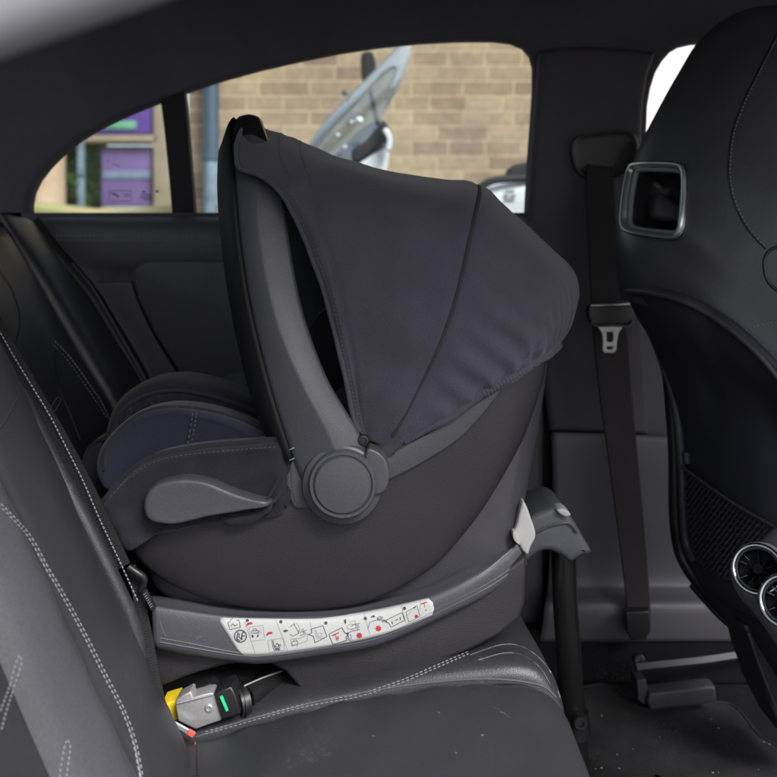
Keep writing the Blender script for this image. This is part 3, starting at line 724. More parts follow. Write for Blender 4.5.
disc('leg_knob', q_(580, 722, 1.165), (0, -1, .1), [(.010, -.006), (.010, .003), (.008, .006), (.004, .006), (.0035, .003), (.0, .003)], M['black'], base, 24)
lever = [(523, 502), (527, 507), (531, 518), (535, 530), (535.5, 538), (531, 547), (528, 555), (524, 553), (519, 545), (514, 535), (517, 524), (520, 511)]
prism('release_lever', lever, .985, 1.02, M['white_plastic'], base, .003, sm=True, n=60)
prism('lever_stop', [(513, 533), (517, 533), (520, 541), (519, 545), (514, 540)], .976, .99, M['white_plastic'], base, .001)
# anchor connector
tube('connector_arm', [q_(300, 668, 1.03), q_(275, 679, 1.0), q_(246, 697, .965)], .0130, M['gloss'], base, 24)
tube('arm_rib', [q_(282, 671, .995), q_(262, 678, .975), q_(244, 686, .958)], .0009, M['steel'], base, 6)
tube('collar', [q_(247, 700, .960), q_(238, 703, .955)], .0150, M['black'], base, 28)
tube('collar_ring', [q_(243.5, 701.5, .957), q_(241.5, 702, .956)], .0158, M['black'], base, 28)
prism('connector_head', [(214, 694), (222, 690), (231, 687), (236, 696), (240, 714), (232, 717), (222, 720)], .935, .965, M['black'], base, .002, sm=False)
prism('locked_indicator', [(219.5, 697.5), (222, 696.6), (228, 711), (225.8, 712.4)], .932, .94, M['green'], base, .0008, sm=False)
latch = [(175, 703), (177, 699), (181, 696.5), (189.5, 692), (191.5, 693), (192.5, 697.5), (211, 692.8), (214.5, 694.5), (217, 703), (222, 718), (221, 720.5), (208, 725), (196, 729.5), (190, 727), (178, 721)]
prism('metal_connector', latch, .940, .960, M['steel'], base, .0015, sm=False)
tube('connector_crease', [q_(177, 703.5, .9385), q_(213, 694.5, .9385)], .0007, M['steel'], base, 6)
disc('screw', q_(209, 708, .9395), (0, -1, 0), [(.0040, -.001), (.0040, .001), (.0032, .0018), (.0022, .0018), (.0018, .0008), (.0, .0008)], M['steel'], base, 20)
tube('connector_spring', [q_(198, 692, .965), q_(204, 690.5, .96), q_(210, 690, .965)], .0015, M['steel'], base, 8)
prism('release_slider', [(192, 690), (210, 684), (216, 689), (212, 694), (193, 697)], .962, .985, M['black'], base, .002, sm=False)

# ================================================================== REAR BENCH
bench = thing('rear_bench_seat', P(300, 760, 1.1), 'black leather rear bench with pale double stitching, under the carrier base', 'car seat')
def cush_row(d, dz, pts, dx=0.): return [(x+dx, d, EYE+z+dz) for x, z in pts]
pA = [(-.34, -.56), (-.27, -.515), (-.2, -.501), (-.114, -.476), (-.028, -.457), (.039, -.446), (.106, -.442), (.145, -.446), (.170, -.459), (.186, -.486), (.196, -.54), (.194, -.62), (.18, -.73)]
rows = [cush_row(.30, -.045, pA), cush_row(.42, -.020, pA), cush_row(.55, -.010, pA), cush_row(.70, -.004, pA), cush_row(.82, -.001, pA), cush_row(.900, -.001, pA), cush_row(.922, -.004, pA), cush_row(.930, -.009, pA), cush_row(.934, -.014, pA), cush_row(.940, -.018, pA)]
grid('middle_cushion', rows, 90, 5, M['leather'], bench, .01, 'mid', world=True,
     fn=lambda p, u, t: p+Vector((0, 0, .0018*math.sin(p.x*23+p.y*9)*math.sin(p.y*17+p.x*6)+.0008*math.sin(p.x*61-p.y*43)+.0011*math.sin(p.x*130+9*p.y)*math.exp(-((p.y-.925)/.028)**2)*max(0, min(1, (.16-p.x)/.05)))))
pB = [(-.34, -.55), (-.27, -.513), (-.2, -.500), (-.114, -.476), (-.028, -.457), (.039, -.443), (.100, -.436), (.135, -.434), (.160, -.441), (.178, -.462), (.188, -.50), (.19, -.60), (.175, -.73)]
rows = [cush_row(.942, -.022, pB, -.004), cush_row(.946, -.010, pB, -.001), cush_row(.955, -.003, pB), cush_row(.975, .000, pB), cush_row(1.03, .001, pB, -.003), cush_row(1.12, .0, pB, -.010), cush_row(1.25, -.004, pB, -.012), cush_row(1.38, .0, pB, -.01), cush_row(1.46, -.01, pB)]
grid('outer_cushion', rows, 90, 5, M['leather'], bench, .01, 'out', world=True)
for dy in (0, 2.6):
    stitch('cushion_stitching', [(205, 734.5-dy), (255, 720-dy), (308, 706-dy), (355, 697.5-dy), (397, 684.5-dy), (432, 670-dy), (470, 653.5-dy)], ['out', 'mid'], M['thread'], bench, .0038, .0014, .0005, .0004, 260)
pts = onsurf([(196, 737), (240, 722), (278, 712), (320, 701), (361, 693), (426, 683), (491, 679), (539, 685), (556, 697)], ['mid', 'out'], .0, 90)
tube('cushion_piping', [p for p, _ in pts], .0011, M['thread_dark'], bench, 6)
for path in ([(470, 655), (500, 645), (520, 646), (538, 657), (552, 675), (560, 698)], [(478, 660), (505, 653), (524, 656), (540, 668), (552, 688)]):
    pts = onsurf(path, ['out'], .0, 60)
    tube('bolster_piping', [p for p, _ in pts], .0012, M['leather_dark'], bench, 8)
stitch('cushion_side_stitching', [(195, 738), (195.5, 755), (196, 777), (196.5, 800)], ['mid'], M['thread_mid'], bench, .003, .0022, .0006)
pts = onsurf([(196, 737), (196.5, 757), (197.5, 800)], ['mid'], .0001, 24); tube('cushion_side_seam', [p for p, _ in pts], .0013, M['black'], bench, 6)
# backrest: profile over distance d for each height
def back_rows():
    rows = []
    prof = [(.25, -.015), (.45, -.010), (.60, -.006), (.66, -.004), (.695, -.003), (.703, -.014), (.710, -.010), (.728, .004), (.750, .014), (.768, .0185), (.779, .0165), (.795, .021), (.84, .025), (.875, .021), (.900, .012), (.915, .003), (.925, -.03)]
    for k in range(13):
        z = -.66+k*.085
        r = []
        for d, o_ in prof:
            sh = .0+max(0, z+.40)*0
            x = -.243-.45*(z+.40)-.10*max(0, z+.05)**1.0
            if z < -.44: x += -.25*(z+.44)*.25
            # edge distance widens a little at the bottom
            r.append((x+o_-.018, d, EYE+z))
        rows.append(r)
    return rows
M['leather_band_lit'] = mat('leather_band_lit', (.048, .048, .056), .44, 'leather', 480, .2)  # lighter leather for the raised band, light on its slope put into the colour
bk_, _ = grid('backrest', back_rows(), 160, 3, M['leather'], bench, .012, 'back', world=True,
     fn=lambda p, u, t: p+Vector((.0014*math.sin(p.z*19+p.y*11)*math.sin(p.y*31-p.z*7)+.0010*math.sin(p.z*105+p.y*30)*math.exp(-((p.y-.779)/.018)**2)+.0012*math.sin(p.z*75-p.y*50)*math.exp(-((p.y-.90)/.02)**2), 0, 0)))
sp1 = [(-5, 500), (0, 505), (28, 535), (46, 567), (61, 592), (84, 634), (103, 672), (123, 711), (134, 742), (141, 777), (143, 790)]
for dx in (-1.6, 1.6):
    stitch('backrest_stitching', [(x+dx, y) for x, y in sp1], ['back'], M['thread'], bench, .0038, .0014, .00056, .0004, 260)
pts = onsurf([(x, y) for x, y in sp1], ['back'], -.0004, 90); tube('backrest_seam', [p for p, _ in pts], .0011, M['black'], bench, 6)
for path in ([(0, 711), (8, 690), (13, 672), (18.5, 656), (21, 660), (20, 668), (12, 692), (5, 715), (0, 733)], [(58, 790), (61, 765), (66, 741), (70, 746), (69, 756), (64, 790)]):
    stitch('channel_stitching', path, ['back'], M['thread_mid'], bench, .0026, .0014, .0005)
bk_.data.materials.append(M['leather_band_lit']); by_ = root_loc(bench).y
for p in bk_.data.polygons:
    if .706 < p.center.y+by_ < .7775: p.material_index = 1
# outer half of the backrest
rows = []
for k in range(12):
    z = -.60+k*.0575; b_ = -.243-.45*(z+.40)-.10*max(0, z+.05); e_ = -.085*max(0, z+.30)
    rows.append([(b_-.06, .925, EYE+z), (b_-.045, .94, EYE+z), (b_-.040, .96, EYE+z), (b_-.065+e_*.3, 1.0, EYE+z), (b_-.095+e_*.6, 1.08, EYE+z), (b_-.112+e_, 1.18, EYE+z), (b_-.112+e_, 1.27, EYE+z), (b_-.104+e_, 1.33, EYE+z), (b_-.110+e_, 1.37, EYE+z), (b_-.15+e_, 1.40, EYE+z)])
grid('outer_backrest', rows, 70, 3, M['leather_dark'], bench, .012, 'back2', world=True)
for dx in (0, 3.4):
    stitch('outer_backrest_stitching', [(51+dx, 343-dx*.4), (66+dx, 359-dx*.4), (84+dx, 384-dx*.4), (98+dx, 405-dx*.4), (108+dx*.4, 420)], ['back2', 'side_b'] if 'side_b' in WORLD else ['back2'], M['thread_mid'], bench, .0035, .0022, .0007, .0008)
for path in ([(52, 416), (60, 402), (61, 398), (58, 397), (54, 402), (48, 413)],):
    stitch('channel_stitching', path, ['back2'], M['thread_mid'], bench, .004, .001, .0005)
for path in ([(0, 428), (8, 415), (17, 398)], [(56, 350), (55, 365), (60, 390), (70, 415), (80, 440)], [(0, 270), (12, 290), (20, 320), (14, 350)]):
    pts = onsurf(path, ['back2', 'back'], .0002, 24)
    if len(pts) > 3: tube('panel_seam', [p for p, _ in pts], .0012, M['leather'] if path[0][0] == 0 else M['black'], bench, 6)
# rolled edge strip beside the belt
pts = [P(-12, 352, .915), P(20, 400, .915), P(56, 470, .915), P(85, 524, .912), (P(110, 575, .910)), P(128, 612, .910), P(137, 640, .910), P(142, 680, .910), P(144, 730, .910), P(142, 800, .91)]
tube('edge_roll', pts, [.010, .010, .010, .0095, .009, .0085, .008, .008, .008, .008], M['leather'], bench, 12, n=None)
# rear seat belt lying along the seam
rb = thing('rear_seat_belt', P(163, 722, .95), 'black ribbed rear belt webbing with small buckle strap, running down beside the backrest edge', 'seat belt')
bw = [P(-16, 310, .945), P(8, 352, .945), P(33, 395, .945), P(60, 440, .943), (P(86, 488, .940)), P(106, 528, .936), P(124, 566, .933)]
ribbon('shoulder_webbing', bw, [.022, .022, .021, .020, .019, .018, .014], .003, M['belt'], rb, (1, .25, .55), 90)
lines = [P(-8, 318, .938), P(13, 355, .938), P(33, 388, .938), P(50, 416, .938), P(66, 447, .936), P(83, 481, .934), P(100, 520, .930), P(120, 562, .926), P(139, 604, .922)]
g = []; L3 = cr(lines, 150)
for k in range(0, 148, 2): g.append(tube_geo([L3[k], L3[k].lerp(L3[k+2], .65)], .0008, 5))
obj('webbing_edge_thread', *merge(g), M['thread_mid'], rb)
ribbon('lower_webbing', [P(131, 566, .938), P(137, 590, .936), P(144, 625, .934), P(151, 665, .934), P(158, 705, .936), P(161, 722, .945)], [.010, .012, .014, .0155, .017, .017], .003, M['belt'], rb, (1, .3, .1), 60)
tube('keeper', [P(129, 567, .925), P(136, 572, .924), P(143, 577, .925), P(144, 582, .927), P(141, 590, .929)], .0038, M['black'], rb, 10, n=18)
prism('belt_tag', [(142, 591), (146, 589.5), (155.5, 608), (153.5, 612), (150, 610)], .922, .926, M['black'], rb, .0005, sm=False)
g = []
for k in range(7):
    a = .1+k*.125; x = 143.5+(152.5-143.5)*a; y = 592+(609-592)*a
    g.append(tube_geo([P(x-.9, y+1.2, .9212), P(x+1.4, y-.6, .9212)], .0005, 4))
obj('tag_lettering', *merge(g), M['thread'], rb)
# anchor guide
ag = thing('anchor_guide', P(170, 722, .97), 'bright yellow plastic piece in the seat gap, left of the metal connector', 'anchor guide')
prism('guide_body', [(161, 705), (167, 703), (176, 700.5), (178, 720), (170, 722), (163, 718)], .955, .985, M['yellow'], ag, .002, sm=False)
sl = thing('seat_label', P(180, 730, .94), 'narrow grey seat label strip with red ends below the metal connector', 'label')
def strip(name, a, b, w, d, m, par):
    dx, dy = b[0]-a[0], b[1]-a[1]; L_ = math.hypot(dx, dy); nx, ny = -dy/L_*w/2, dx/L_*w/2
    return prism(name, [(a[0]+nx, a[1]+ny), (b[0]+nx, b[1]+ny), (b[0]-nx, b[1]-ny), (a[0]-nx, a[1]-ny)], d, d+.003, m, par, .0006, sm=False)
strip('label_tape', (170.5, 722.5), (187.5, 732), 4.6, .930, M['steel'], sl)
strip('label_end', (166, 720), (170.2, 722.4), 5.2, .9295, M['orange_red'], sl)
strip('label_end', (187.8, 732), (194, 736), 5.4, .9295, M['orange_red'], sl)

# small scuffs that the photograph shows
def scuff(name, paths, keys, m, par, w=.0004):
    for pth in paths:
        pts = [p for p, _ in onsurf(pth, keys, .0001, 8)]
        if len(pts) > 2: obj(name, *tube_geo(pts, [w*.4]+[w]*(len(pts)-2)+[w*.4], 4, flat=.4), m, par)
M['scuff'] = mat('scuff', (.12, .12, .13), .7, None)
scuff('scuff', [[(341, 430), (343, 427), (347, 424)], [(341.5, 429), (342.5, 431), (343, 432)], [(262, 236), (262.3, 240), (262, 243)]], ['handle'], M['scuff'], handle)
scuff('scuff', [[(492, 706), (500, 711), (512, 719)], [(500, 712), (506, 714), (509, 718)], [(438, 712), (439, 713), (440, 713)], [(372, 735), (373, 736), (375, 736)], [(455, 752), (456, 753), (457, 753)], [(480, 735), (482, 735.5), (484, 735)]], ['mid'], M['scuff'], bench, .0005)
scuff('scuff', [[(178, 612), (183, 616), (186, 620)], [(186, 610), (192, 613), (197, 614)], [(196, 640), (199, 637), (203, 636)], [(160, 620), (162, 628), (166, 636)]], ['band'], M['scuff'], bband, .0003)
# ================================================================== CAR SIDE
body = thing('car_body', P(400, 690, 1.55), 'black car interior side with dark roof lining, side window surround and door pillar', 'car body')
win = [(28, 216), (27.5, 205), (30, 192), (36, 180), (46, 167), (60, 153), (78, 139), (100, 126), (130, 112), (160, 100), (190, 89), (220, 79), (260, 68), (300, 59), (340, 51), (380, 45), (420, 41), (460, 39), (495, 39), (512, 41), (524, 46), (531, 54), (534, 66), (534, 90), (532, 120), (529, 160), (526, 216)]
fwin = [(648, 230), (648, 130), (649, 105), (652, 88), (657, 72), (664, 60), (672, 51), (682, 45), (695, 42), (760, 38), (860, 34), (860, 230)]
outer = [(-260, -70), (960, -70), (960, 300), (535, 300), (535, 219.5), (-260, 219.5)]
def hi(o_): return cr([(x, y, 0) for x, y in o_], 200, True)
prism('roof_lining', [outer, win, fwin], 1.585, 1.625, M['lining'], body, .012, sm=False)
tube('window_seal', [P(x, y, 1.612) for x, y in win], .003, M['rubber'], body, 6, closed=False)
box('roof_panel', (.15, .98, EYE+.47), (2.3, 1.30, .02), M['lining'], body, bevel=.008)
# near roof edge (out of focus, top left)
rows = [[(-120, 95, .36), (0, 46, .36), (77, 20, .36), (154, -8, .36), (250, -45, .36), (400, -100, .36)],
        [(-120, 108, .35), (0, 60, .35), (77, 32, .35), (154, 5, .35), (250, -33, .35), (400, -85, .35)],
        [(-120, 100, .335), (0, 50, .335), (77, 22, .335), (154, -6, .335), (250, -43, .335), (400, -95, .335)],
        [(-120, 40, .325), (0, -8, .325), (77, -36, .325), (154, -62, .325), (250, -98, .325), (400, -150, .325)],
        [(-120, -100, .33), (0, -140, .33), (77, -160, .33), (154, -190, .33), (250, -230, .33), (400, -280, .33)]]
grid('near_roof_rail', rows, 40, 4, M['car_silver'], body, .004)
# door pillar
pil = [(540, 50), (560, 46), (600, 46), (640, 49), (657, 52), (649, 75), (645, 100), (643, 130), (645, 300), (650, 436), (550, 432), (540, 360), (527, 260), (527, 217), (533, 140), (538, 80)]
prism('pillar_trim', [cr([(x, y, 0) for x, y in pil], 90, True), ] if False else [pil], 1.563, 1.60, M['pillar'], body, .014, sm=False)
prism('front_door_panel', [(640, 232), (960, 232), (960, 650), (640, 650)], 1.590, 1.62, M['door_soft'], body, .004, sm=False)
prism('door_shut_face', [(500, 225), (700, 225), (700, 660), (500, 660)], 1.60, 1.63, M['rubber'], body, .003, sm=False)
rows = [[(553, 434, 1.565), (640, 437, 1.565), (700, 440, 1.565), (800, 445, 1.565)],
        [(552, 437, 1.556), (640, 440, 1.556), (700, 443, 1.556), (800, 448, 1.556)],
        [(553, 500, 1.556), (640, 500, 1.556), (700, 503, 1.556), (800, 505, 1.556)],
        [(549, 575, 1.560), (640, 575, 1.56), (700, 575, 1.56), (800, 575, 1.56)],
        [(547, 592, 1.545), (640, 592, 1.545), (700, 592, 1.545), (800, 592, 1.545)],
        [(545, 604, 1.515), (640, 604, 1.515), (700, 604, 1.515), (800, 604, 1.515)],
        [(543, 625, 1.510), (640, 625, 1.510), (700, 625, 1.51), (800, 625, 1.51)],
        [(540, 642, 1.512), (640, 642, 1.512), (700, 642, 1.512), (800, 642, 1.512)]]
grid('lower_pillar_trim', rows, 40, 4, M['pillar_low'], body, .004)
box('sill', Vector((.3, 1.54, EYE-.69)), (1.3, .05, .09), M['carpet'], body, bevel=.01)
# belt exit bezel : a shallow bowl
bz = [(578, 172), (573, 160), (572, 146), (577, 138), (590, 135), (606, 133), (622, 132), (632, 135), (636, 144), (636, 155), (631, 167), (621, 176), (606, 180), (590, 179)]
ctr = (605, 155)
def bowl(name, outline, c, rings, m, parent, n=60):
    w = cr([P(x, y, 1.56) for x, y in outline], n, True); cc = P(c[0], c[1], 1.56); vs = []
    R_ = crs([[Vector((cc.x+(q.x-cc.x)*s, d, cc.z+(q.z-cc.z)*s)) for q in w] for d, s in rings], 3)
    for r in R_: vs += r
    fs = [(i*n+j, (i+1)*n+j, (i+1)*n+(j+1) % n, i*n+(j+1) % n) for i in range(len(R_)-1) for j in range(n)]
    fs.append(tuple(reversed(range((len(R_)-1)*n, len(R_)*n))))
    return obj(name, vs, fs, m, parent, True, 180, .001)
bowl('belt_bezel', bz, ctr, [(1.566, 1.07), (1.556, 1.05), (1.551, 1.0), (1.553, .94), (1.557, .86), (1.5585, .6), (1.5590, .25)], M['bezel'], body)
prism('belt_slot', [(579, 168), (584, 172), (598, 174), (612, 170), (622, 160), (627, 146), (631, 142), (632, 150), (629, 162), (620, 172), (606, 177), (590, 176)], 1.5525, 1.562, M['rubber'], body, .001)
# side cushion between door and bench
rows = [[(-10, 215, 1.40), (20, 275, 1.40), (48, 325, 1.40), (80, 378, 1.40), (108, 425, 1.40), (112, 470, 1.40)],
        [(-2, 212, 1.385), (28, 268, 1.385), (56, 318, 1.385), (88, 370, 1.385), (116, 418, 1.385), (125, 465, 1.385)],
        [(8, 214, 1.40), (42, 262, 1.40), (70, 308, 1.40), (100, 358, 1.40), (128, 408, 1.40), (138, 460, 1.40)],
        [(24, 218, 1.45), (56, 258, 1.45), (82, 298, 1.45), (112, 348, 1.45), (140, 398, 1.45), (152, 450, 1.45)],
        [(33, 221, 1.51), (62, 262, 1.51), (88, 295, 1.51), (116, 340, 1.51), (144, 388, 1.51), (158, 445, 1.51)]]
grid('side_bolster', rows, 60, 6, M['leather_side'], bench, .005, 'side_b')
for dx in (0, 3.6):
    stitch('bolster_stitching', [(51+dx, 343-dx*.6), (66+dx, 359-dx*.6), (84+dx, 384-dx*.6), (98+dx, 405-dx*.6), (107+dx*.6, 419)], ['back2', 'side_b'], M['thread_mid'], bench, .0035, .0022, .0007, .0008)
# rear shelf top
grid('parcel_shelf', [[(-160, 205, 1.45), (-60, 212, 1.5), (32, 219, 1.58)], [(-160, 225, 1.3), (-60, 225, 1.35), (10, 218, 1.42)], [(-160, 250, 1.2), (-60, 250, 1.2), (-10, 235, 1.35)]], 20, 5, M['leather_dark'], body, .006)

# ================================================================== REAR DOOR
door = thing('rear_door', P(250, 690, 1.55), 'closed far rear door with black padded panel, stitched sill and window', 'car door')
rows = [[(30, 216.5, 1.61), (250, 216.5, 1.61), (400, 216.5, 1.61), (534, 216.5, 1.61)],
        [(34, 217, 1.575), (250, 217, 1.575), (400, 217, 1.575), (534, 217, 1.575)],
        [(36, 224, 1.552), (250, 225, 1.552), (400, 225, 1.552), (534, 225, 1.552)],
        [(44, 238, 1.545), (250, 240, 1.545), (400, 240, 1.545), (534, 240, 1.545)],
        [(60, 262, 1.548), (250, 262, 1.548), (400, 262, 1.548), (534, 262, 1.548)],
        [(50, 285, 1.560), (250, 285, 1.56), (400, 285, 1.56), (534, 285, 1.56)],
        [(60, 380, 1.575), (250, 380, 1.575), (400, 380, 1.575), (542, 380, 1.575)],
        [(60, 540, 1.575), (250, 540, 1.575), (400, 540, 1.575), (542, 540, 1.575)],
        [(60, 700, 1.575), (250, 700, 1.575), (400, 700, 1.575), (542, 700, 1.575)]]
dpn, _ = grid('door_panel', rows, 60, 5, M['door_soft'], door, .01, 'door')
for dy in (0, 4.2):
    stitch('sill_stitching', [(48+dy, 235.6+dy), (120, 236+dy), (180, 237.2+dy), (226, 239+dy), (300, 239+dy)], ['door'], M['thread_mid'], door, .0042, .0028, .0009, .0006, 200)
prism('lower_trim', [(95, 281.5), (131, 281.5), (137, 300), (152, 333), (176, 372), (190, 400), (170, 420), (150, 380)], 1.548, 1.57, M['door_soft'], door, .003, sm=False)
prism('padded_insert', [(528, 261), (200, 260), (150, 260), (140, 263), (134, 270), (133, 281), (138, 300), (156, 337), (180, 373), (220, 440), (528, 440)], 1.543, 1.57, M['door_soft'], door, .006, sm=False)
tube('door_seal', [P(36, 220, 1.53), P(55, 246, 1.53), P(76, 270, 1.53), (P(95, 293, 1.53)), P(116, 327, 1.53), P(138, 364, 1.53), P(152, 392, 1.53)], .0075, M['rubber'], door, 8, n=30)
tube('seal_edge', [P(72, 263, 1.52), P(90, 284, 1.52), P(106, 310, 1.52), P(128, 348, 1.52), P(146, 380, 1.52)], .0016, M['satin'] if False else M['rail'], door, 6, n=30)
prism('window_divider', [(160, 98), (184, 90), (187, 120), (191, 170), (195, 217), (172, 217), (169, 180), (164, 130)], 1.590, 1.615, M['rubber'], door, .003, sm=False)
prism('belt_line_trim', [(28, 214.2), (527, 214.2), (527, 217.5), (28, 217.5)], 1.60, 1.618, M['satin'], door, .001, sm=False)
gl = prism('window_glass', [(186, 88), (300, 55), (460, 36), (538, 45), (534, 90), (528, 217), (193, 217)], 1.619, 1.623, M['glass'], door, .0003, sm=False)
ql = prism('quarter_glass', [(24, 217), (26, 195), (45, 160), (100, 122), (168, 94), (171, 150), (175, 217)], 1.619, 1.623, M['glass'], door, .0003, sm=False)
g = []
def etch(x, y, w, h): g.append(boxg(P(x+w/2, y+h/2, 1.6175), (w/F*1.6175, .0004, h/F*1.6175)))
for a in [(111, 192.5, 3, 1.2), (113, 194, 4, 1.4), (116, 195.5, 3.4, 1.2), (124, 194, 6, .7), (124, 196.3, 5, .6), (142, 191, 3, 1.6), (140, 194, 12, .7), (141, 195.8, 10, .7), (140, 197.6, 13, .7), (143, 199.4, 8, .6), (156, 190, 2.4, 2.4)]: etch(*a)
for x0, y0, x1, y1 in [(109, 190.5, 131, 190.5), (109, 201, 131, 201)]: etch(x0, y0, x1-x0, .4)
etch(109, 190.5, .4, 10.5); etch(130.7, 190.5, .4, 10.5)
obj('etched_mark', *merge(g), M['ink'], ql, False)
prism('pane_scratch', [(113, 163), (119.5, 166.2), (119, 167), (113, 163.8)], 1.6165, 1.6175, M['thread'], ql, .0001, sm=False)
prism('pane_scratch', [(107.7, 160), (109.2, 160), (109.2, 161.4), (107.7, 161.4)], 1.6165, 1.6175, M['thread'], ql, .0001, sm=False)

# ================================================================== FRONT SEAT
seat = thing('passenger_seat', P(760, 690, 1.2), 'black leather front seat with chrome framed opening and net pocket on its back', 'car seat')
Cc = [
 [(900,2,1.44),(800,4,1.44),(745,10,1.44),(706,38,1.44),(684,70,1.44),(664,108,1.44),(645,148,1.44),(630,190,1.44),(624,232,1.44),(622,262,1.44),(626,300,1.44)],
 [(900,5,1.36),(790,7,1.36),(737,14,1.36),(700,41,1.36),(679,73,1.36),(658,110,1.36),(638,150,1.36),(624,190,1.36),(617,232,1.36),(616,262,1.36),(621,300,1.36)],
 [(900,16,1.30),(785,20,1.30),(742,30,1.30),(710,57,1.30),(690,88,1.30),(668,124,1.30),(649,162,1.30),(636,198,1.30),(628,232,1.30),(626,262,1.30),(630,302,1.30)],
 [(905,58,1.22),(805,62,1.22),(770,75,1.22),(745,100,1.22),(724,130,1.22),(704,162,1.22),(686,192,1.23),(672,220,1.23),(663,245,1.24),(660,270,1.24),(660,312,1.24)],
 [(910,115,1.16),(850,122,1.16),(822,138,1.16),(796,160,1.16),(774,188,1.16),(756,213,1.165),(740,238,1.17),(728,262,1.175),(718,285,1.18),(712,305,1.18),(708,335,1.18)],
 [(920,200,1.10),(890,208,1.10),(870,222,1.10),(850,242,1.105),(835,262,1.11),(820,280,1.115),(806,300,1.12),(794,320,1.125),(782,340,1.13),(772,358,1.13),(762,378,1.13)],
 [(930,300,1.06),(915,305,1.06),(900,312,1.06),(885,325,1.06),(872,340,1.07),(860,355,1.07),(848,370,1.08),(838,385,1.08),(828,400,1.09),(818,415,1.09),(810,430,1.09)]]
op = [(632.6, 169), (640, 165), (660, 164.5), (680, 166), (686, 171), (686.5, 190), (684, 222), (682, 232), (676, 237.5), (655, 236), (633, 232.5), (625.5, 226), (625.5, 212), (628, 190)]
def shr(o_, k, c=(656, 200)): return [(c[0]+(x-c[0])*k, c[1]+(y-c[1])*k) for x, y in o_]
grid('backrest', Cc, 150, 18, M['leather_front'], seat, .004, 'fs', cut=shr(op, .98))
ring = onsurf(shr(op, .965), ['fs'], .003, 80, True)
fr = obj('opening_frame', *tube_geo([p for p, _ in ring], .0070, 12, True, .6), M['frame'], seat)
ring2 = onsurf(shr(op, 1.025), ['fs'], .0045, 80, True)
obj('frame_edge', *tube_geo([p for p, _ in ring2], .0022, 8, True), M['chrome'], fr)
ring3 = onsurf(shr(op, .885), ['fs'], -.002, 80, True)
obj('frame_lip', *tube_geo([p for p, _ in ring3], .0045, 10, True), M['frame_dark'], fr)
# recess behind the opening
rr = onsurf(shr(op, .90), ['fs'], .0, 60, True); rc = sum((p for p, _ in rr), Vector())/len(rr); rn = sum((n_ for _, n_ in rr), Vector()).normalized()
vs = []; nn = len(rr)
for dep, s in [(-.001, 1.04), (.012, .98), (.030, .90), (.045, .80)]:
    for p, _ in rr: vs.append(rc+(p-rc)*s-rn*dep)
fs = [(i*nn+j, i*nn+(j+1) % nn, (i+1)*nn+(j+1) % nn, (i+1)*nn+j) for i in range(3) for j in range(nn)]+[tuple(range(3*nn, 4*nn))]
rec = obj('opening_recess', vs, fs, M['black'], seat, True, 180)
bb = onsurf([(634, 214), (634, 196), (640, 186), (652, 188), (668, 196), (678, 198), (680, 216), (660, 219)], ['fs'], -.034, 50, True)
c0 = sum((p for p, _ in bb), Vector())/len(bb)
vs = [p for p, _ in bb]+[c0+(p-c0)*.9+rn*.010 for p, _ in bb]+[c0+(p-c0)*.5+rn*.013 for p, _ in bb]; nn = len(bb)
fs = [(i*nn+j, i*nn+(j+1) % nn, (i+1)*nn+(j+1) % nn, (i+1)*nn+j) for i in range(2) for j in range(nn)]+[tuple(range(2*nn, 3*nn))]
obj('inner_pad', vs, fs, M['pad'], seat, True, 180)
s1 = [(782, 28), (772, 48), (757, 78), (744, 105), (735, 130), (731, 155), (730.5, 178), (735, 200), (745, 222), (757, 238), (768, 249)]
stitch('back_stitching', s1, ['fs'], M['thread_mid'], seat, .0032, .0026, .0008, .0006, 220)
pts = onsurf([(x-1.8, y) for x, y in s1], ['fs'], -.0003, 80); tube('back_seam', [p for p, _ in pts], .0016, M['black'], seat, 6)
stitch('lower_stitching', [(745, 331), (757, 326), (770, 323), (785, 322)], ['fs'], M['thread_mid'], seat, .003, .0022, .0007)
pts = onsurf([(785, 246), (772, 249), (765, 258), (765, 272), (770, 284), (780, 292), (790, 298)], ['fs'], .0, 40); tube('release_loop', [p for p, _ in pts], .0022, M['black'], seat, 8)
# hard back panel
rows = [[(624,288,1.315),(650,290,1.24),(680,297,1.19),(705,309,1.165),(730,325,1.135),(755,347,1.11),(777,371,1.09),(810,415,1.06),(850,470,1.02)],
        [(634,312,1.315),(660,325,1.25),(690,335,1.20),(715,348,1.175),(740,365,1.145),(765,385,1.12),(790,410,1.10),(820,445,1.07),(860,500,1.03)],
        [(660,360,1.32),(684,372,1.265),(708,385,1.235),(730,398,1.20),(755,412,1.17),(780,428,1.15),(805,448,1.13),(835,480,1.10),(870,530,1.07)],
        [(677,430,1.335),(698,438,1.28),(718,446,1.235),(738,455,1.20),(760,466,1.17),(785,480,1.15),(810,495,1.13),(840,520,1.10),(880,560,1.07)],
        [(682,490,1.335),(700,500,1.28),(718,508,1.235),(738,516,1.20),(760,525,1.17),(785,535,1.15),(810,545,1.13),(840,565,1.10),(880,600,1.07)],
        [(684,545,1.335),(700,560,1.28),(716,572,1.235),(736,582,1.20),(760,590,1.17),(785,600,1.15),(810,610,1.13),(840,630,1.10),(880,650,1.07)],
        [(690,572,1.335),(706,590,1.28),(722,602,1.235),(742,614,1.20),(766,630,1.17),(790,650,1.15),(815,670,1.13),(845,690,1.10),(885,700,1.07)]]
bp_, _ = grid('back_panel', rows, 60, 5, M['panel'], seat, .01, 'bp')
e1 = onsurf([(628, 291), (650, 292.5), (680, 299.5), (705, 311), (730, 328), (755, 349.5), (776, 373), (800, 405)], ['bp', 'fs'], .002, 70)
tube('panel_edge_trim', [p for p, _ in e1], .0040, M['rail'], seat, 10)
